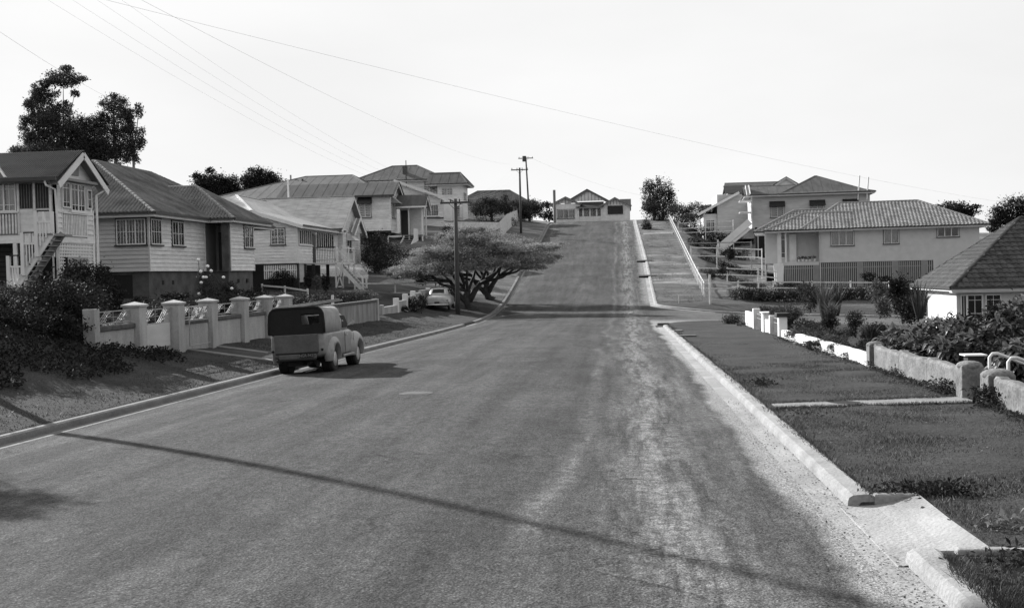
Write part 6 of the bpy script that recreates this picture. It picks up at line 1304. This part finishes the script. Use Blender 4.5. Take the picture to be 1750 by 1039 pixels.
pb('rounded light bush behind the small white gateway', [(1348, 540, 44, 24, 20), (1330, 535, 45, 14, 12)], 4000, .07, L_mid)
pb('loose grey-green bush left of the dark-capped pillar', [(1308, 533, 50, 16, 10)], 1600, .07, L_mid)
pb('dark ball-shaped bush in the near garden', [(1418, 547, 40, 13, 14)], 1800, .06, L_dark); pb('dark clipped square-topped bush right of the ball-shaped one', [(1462, 545, 40, 14, 13), (1458, 560, 40, 8, 12)], 2500, .05, L_dark)
pb('shaggy low shrubs behind the white edging near the gateway', [(1370, 570, 38, 24, 11), (1400, 575, 36, 18, 12)], 3500, .06, L_mid); pb('loose weedy shrub behind the middle of the white edging', [(1425, 585, 33, 24, 12), (1390, 590, 33, 18, 8)], 3000, .06, L_mid)
pb('low dark shrub at the left foot of the cement wall end', [(1460, 608, 29, 18, 9)], 1600, .05, L_dark)
pb('tall light-leafed shrub at the corner of the white house', [(1503, 500, 44, 13, 22), (1510, 525, 43, 11, 16), (1490, 498, 45, 8, 10)], 2200, .10, L_light)
pb('dark dense column shrub against the white house', [(1542, 508, 46, 22, 30), (1556, 530, 44, 20, 22), (1530, 490, 46, 12, 14)], 6500, .09, L_dark)
pb('grey foliage shrub at the left of the spiky clump', [(1385, 508, 52, 14, 22), (1372, 495, 53, 10, 12)], 2200, .09, L_mid)
def spikes(name, label, px, py, Y, n, h, m, spread=.5, w=.035, cat='plant'):
    p = at(px, py, Y); r = thing(name, (p.x, p.y, p.z), label, cat); b = MB()
    for i in range(n):
        a = random.uniform(0, 6.28); s_ = random.uniform(.1, 1)*spread; hh = h*random.uniform(.6, 1.1); q = [Vector((p.x+.1*math.cos(a), p.y+.1*math.sin(a), p.z)), Vector((p.x+math.cos(a)*s_*.5, p.y+math.sin(a)*s_*.5, p.z+hh*.65)), Vector((p.x+math.cos(a)*s_*1.2, p.y+math.sin(a)*s_*1.2, p.z+hh))]
        sd_ = Vector((-math.sin(a), math.cos(a), 0))*w; b.add([q[0]-sd_, q[0]+sd_, q[1]+sd_, q[1]-sd_, q[2]], [(0, 1, 2, 3), (3, 2, 4)])
    tag(b.build('leaf_blades', m, r), kind='stuff'); return r
spikes('spiky_plant', 'tall spiky clump leaning right in the garden before the dark bank', 1408, 545, 50, 170, 1.7, L_light, .6, .012); spikes('spiky_plant', 'second spiky clump just right of the tallest one', 1430, 540, 51, 130, 1.55, L_mid, .65, .012)
spikes('grass_clump', 'pale grassy clump at the foot of the spiky plants', 1420, 545, 47, 140, .75, L_light, .7, .015); spikes('strappy_plant', 'fan of dark strappy leaves beside the column shrub', 1572, 545, 38, 60, 1.3, L_mid, .7, .025); spikes('strappy_plant', 'small dark spiky rosette near the cement wall end', 1490, 585, 31, 70, .5, L_dark, .4, .02)
# large-leafed shrubs at the right edge: leaves as single parts
lm = []
for k in range(4):
    b = MB(); n = 5; v = []; wd = [.012, .05, .065, .045, .004]
    for i in range(n):
        t = i/(n-1); z = .05*math.sin(t*3.1)*(1+k*.3)-.10*t*t*k*.6; v += [(-wd[i], t*.36, z+.015), (0, t*.36, z), (wd[i], t*.36, z+.015)]
    b.add(v, [f for i in range(n-1) for f in ((3*i, 3*i+1, 3*i+4, 3*i+3), (3*i+1, 3*i+2, 3*i+5, 3*i+4))]); o = b.build('leaf', L_gloss, None); lm.append(o.data); bpy.data.objects.remove(o)
def big_leaf_shrub(label, blobs, nparts, nrest, cl_n, size=1.0):
    bl = [px_blob(*q) for q in blobs]; c = bl[0]; zb = g(c[0], c[1]); r = thing('large_leaf_shrub', (c[0], c[1], zb), label, 'shrub', 'large-leafed shrubs behind the cement wall'); Lr = Vector(r.location)
    tips = []
    for q in bl:
        for i in range(int(cl_n/len(bl))):
            d = RNG.normal(size=3); d /= np.linalg.norm(d); d[2] = abs(d[2])*.9-.25; tips.append(Vector((q[0]+d[0]*q[3]*random.uniform(.5, 1), q[1]+d[1]*q[4]*random.uniform(.5, 1), q[2]+d[2]*q[5]*random.uniform(.6, 1))))
    b = MB()
    for t in tips[::3]:
        q = Vector((c[0]+random.uniform(-.8, .8), c[1]+random.uniform(-.4, .4), zb)); b.tube([q, q*.5+t*.5+Vector((0, 0, -.15)), t], [.05, .035, .018], 6)
    b.build('stem', M_bark2, r)
    Ls = []
    for t in tips:
        for j in range(11):
            a = j*2.4+random.uniform(-.3, .3); el = random.uniform(-.3, 1.1); M = Matrix.Translation(t+Vector((random.uniform(-.05, .05), random.uniform(-.05, .05), -.03*j)))@Matrix.Rotation(a, 4, 'Z')@Matrix.Rotation(el, 4, 'X')@Matrix.Scale(size*random.uniform(.45, .95), 4); Ls.append(M)
    Ls.sort(key=lambda M: M.translation.y+random.uniform(0, .6)); 
    for M in Ls[:nparts]:
        o = bpy.data.objects.new('leaf', random.choice(lm)); SC.collection.objects.link(o); o.parent = r; o.matrix_local = Matrix.Translation(-Lr)@M
    V = []; F = []; k0 = 0
    for M in Ls[nparts:]:
        me = random.choice(lm); co = np.array([v.co for v in me.vertices]); A = np.array(M); V.append(co@A[:3, :3].T+A[:3, 3]-np.array(Lr)); F += [tuple(i+k0 for i in p.vertices) for p in me.polygons]; k0 += len(co)
    if V:
        me = bpy.data.meshes.new('small_leaves'); me.from_pydata([tuple(p) for p in np.concatenate(V)], [], F); me.materials.append(L_gloss); o = bpy.data.objects.new('small_leaves', me); SC.collection.objects.link(o); o.parent = r; tag(o, kind='stuff')
    leaf_mesh('inner_foliage', blob_pts([(q[0], q[1]+.2, q[2]-.05, q[3]*.85, q[4]*.85, q[5]*.85) for q in bl], nrest, 60, .25, .3), .14, L_dark, r)
    return r
big_leaf_shrub('glossy large-leafed shrub between the cement wall end and the letter box', [(1570, 590, 27, 42, 26), (1530, 580, 28, 22, 20), (1610, 600, 25, 34, 26), (1600, 565, 28, 26, 18)], 150, 5500, 190)
big_leaf_shrub('tallest large-leafed shrub at the right edge beneath the tiled roof', [(1715, 560, 26, 34, 44), (1745, 545, 27, 24, 44), (1680, 585, 25, 32, 34)], 150, 5500, 190)
big_leaf_shrub('middle large-leafed shrub before the white house window', [(1650, 570, 27, 38, 34), (1635, 600, 25, 30, 22), (1740, 610, 22, 30, 36)], 150, 5500, 190)
r = pb('pale flower heads among the shrubs under the white house wall', [(1600, 548, 29, 14, 5)], 160, .12, M_petal, cat='flowers', name='flowers', stem=False)
# weeds along walls
for y0, y1, lab, mm in ((19.8, 26.2, 'weeds along the foot of the far cement wall', L_mid), (13.2, 17.9, 'weeds along the foot of the near cement wall', L_mid)):
    n = 1500; y = RNG.uniform(y0, y1, n); x = 5.66-np.abs(RNG.normal(size=n))*.1; c = np.clip(np.sin(y*2.2)+np.sin(y*5.1), 0, 2); z = terr(x, y)+RNG.uniform(0, .05, n)+c*RNG.uniform(0, .09, n)
    tag(leaf_mesh('weeds', np.stack([x, y, z], 1), .06, mm, base=(5.6, y0, g(5.5, y0))), lab, 'weeds', None)
n = 900; tag(leaf_mesh('weeds', np.stack([RNG.normal(size=n)*.10+5.62, RNG.normal(size=n)*.2+17.95, RNG.uniform(-.2, .22, n)], 1), .07, L_dark, base=(5.6, 17.2, -.2)), 'bushy dark weeds at the foot of the near gate post', 'weeds')
n = 500; tag(leaf_mesh('weeds', np.stack([RNG.normal(size=n)*.08+5.6, RNG.normal(size=n)*.18+20.1, RNG.uniform(-.2, .12, n)], 1), .06, L_dark, base=(5.6, 19.4, -.2)), 'dark weeds at the wall foot just beyond the far gate post', 'weeds')
n = 2200; y = RNG.uniform(27, 41, n); c = np.clip(.6+.5*np.sin(y*1.7)+.4*np.sin(y*4.3), .1, 1.5); x = 5.6-np.abs(RNG.normal(size=n))*.22*c; tag(leaf_mesh('border_plants', np.stack([x, y, terr(x, y)+RNG.uniform(0, .10, n)*c], 1), .05, L_mid, base=(5.5, 33, -.4)), 'low dark border plants along the white garden edging', 'plants', None)
n = 500; y = RNG.uniform(27, 39, n); x = 5.55-np.abs(RNG.normal(size=n))*.15; tag(leaf_mesh('border_flowers', np.stack([x, y, terr(x, y)+.12+RNG.uniform(0, .05, n)], 1), .035, M_petal, base=(5.5, 33, -.4)), 'tiny pale flowers dotted in the border plants', 'flowers', None, 'stuff')
# tree beyond the left edge whose crown shades the road corner
r = bush('roadside_tree', [(-13.4, 16.9, 4.5, .6, .6, .45), (-12.9, 16.3, 4.2, .5, .5, .35), (-14.2, 17.4, 3.9, .8, .8, .5)], 3500, .10, L_mid, 'small tree just beyond the left edge that shades the near road corner', 'tree', None, clumps=60)

pb('low grey shrubs filling the garden bed below the spiky clump', [(1400, 560, 43, 30, 10), (1440, 570, 40, 24, 9), (1375, 555, 44, 18, 9)], 4200, .06, L_mid)
pb('fern-like shrub in the middle of the near garden', [(1440, 595, 31, 22, 10), (1480, 590, 31, 16, 12)], 2600, .06, L_mid)
pb('scruffy dark shrub at the right of the garden bed', [(1500, 565, 34, 18, 14), (1485, 575, 33, 14, 10)], 2400, .06, L_dark)
pb('pale straggly shrub beside the dark spiky rosette', [(1478, 568, 34, 8, 16)], 600, .06, L_light)

hedge('dark low hedge terrace just below the topmost rail fence', (7.2, 119), (13.0, 117.5), .9, 1.1, 4000, L_dark, .14)
hedge('dark planted terrace between the thin dark fence and the pale rail fence', (7.6, 108.5), (13.2, 108), .55, 1.0, 3000, L_dark, .13)
hedge('straggly dark plants along the second pale rail fence', (7.0, 97.5), (12.0, 97), .5, 1.0, 2500, L_mid, .13)
hedge('dark plants at the foot of the white pier', (12.6, 94), (14.8, 95.5), .6, .9, 1500, L_dark, .12)
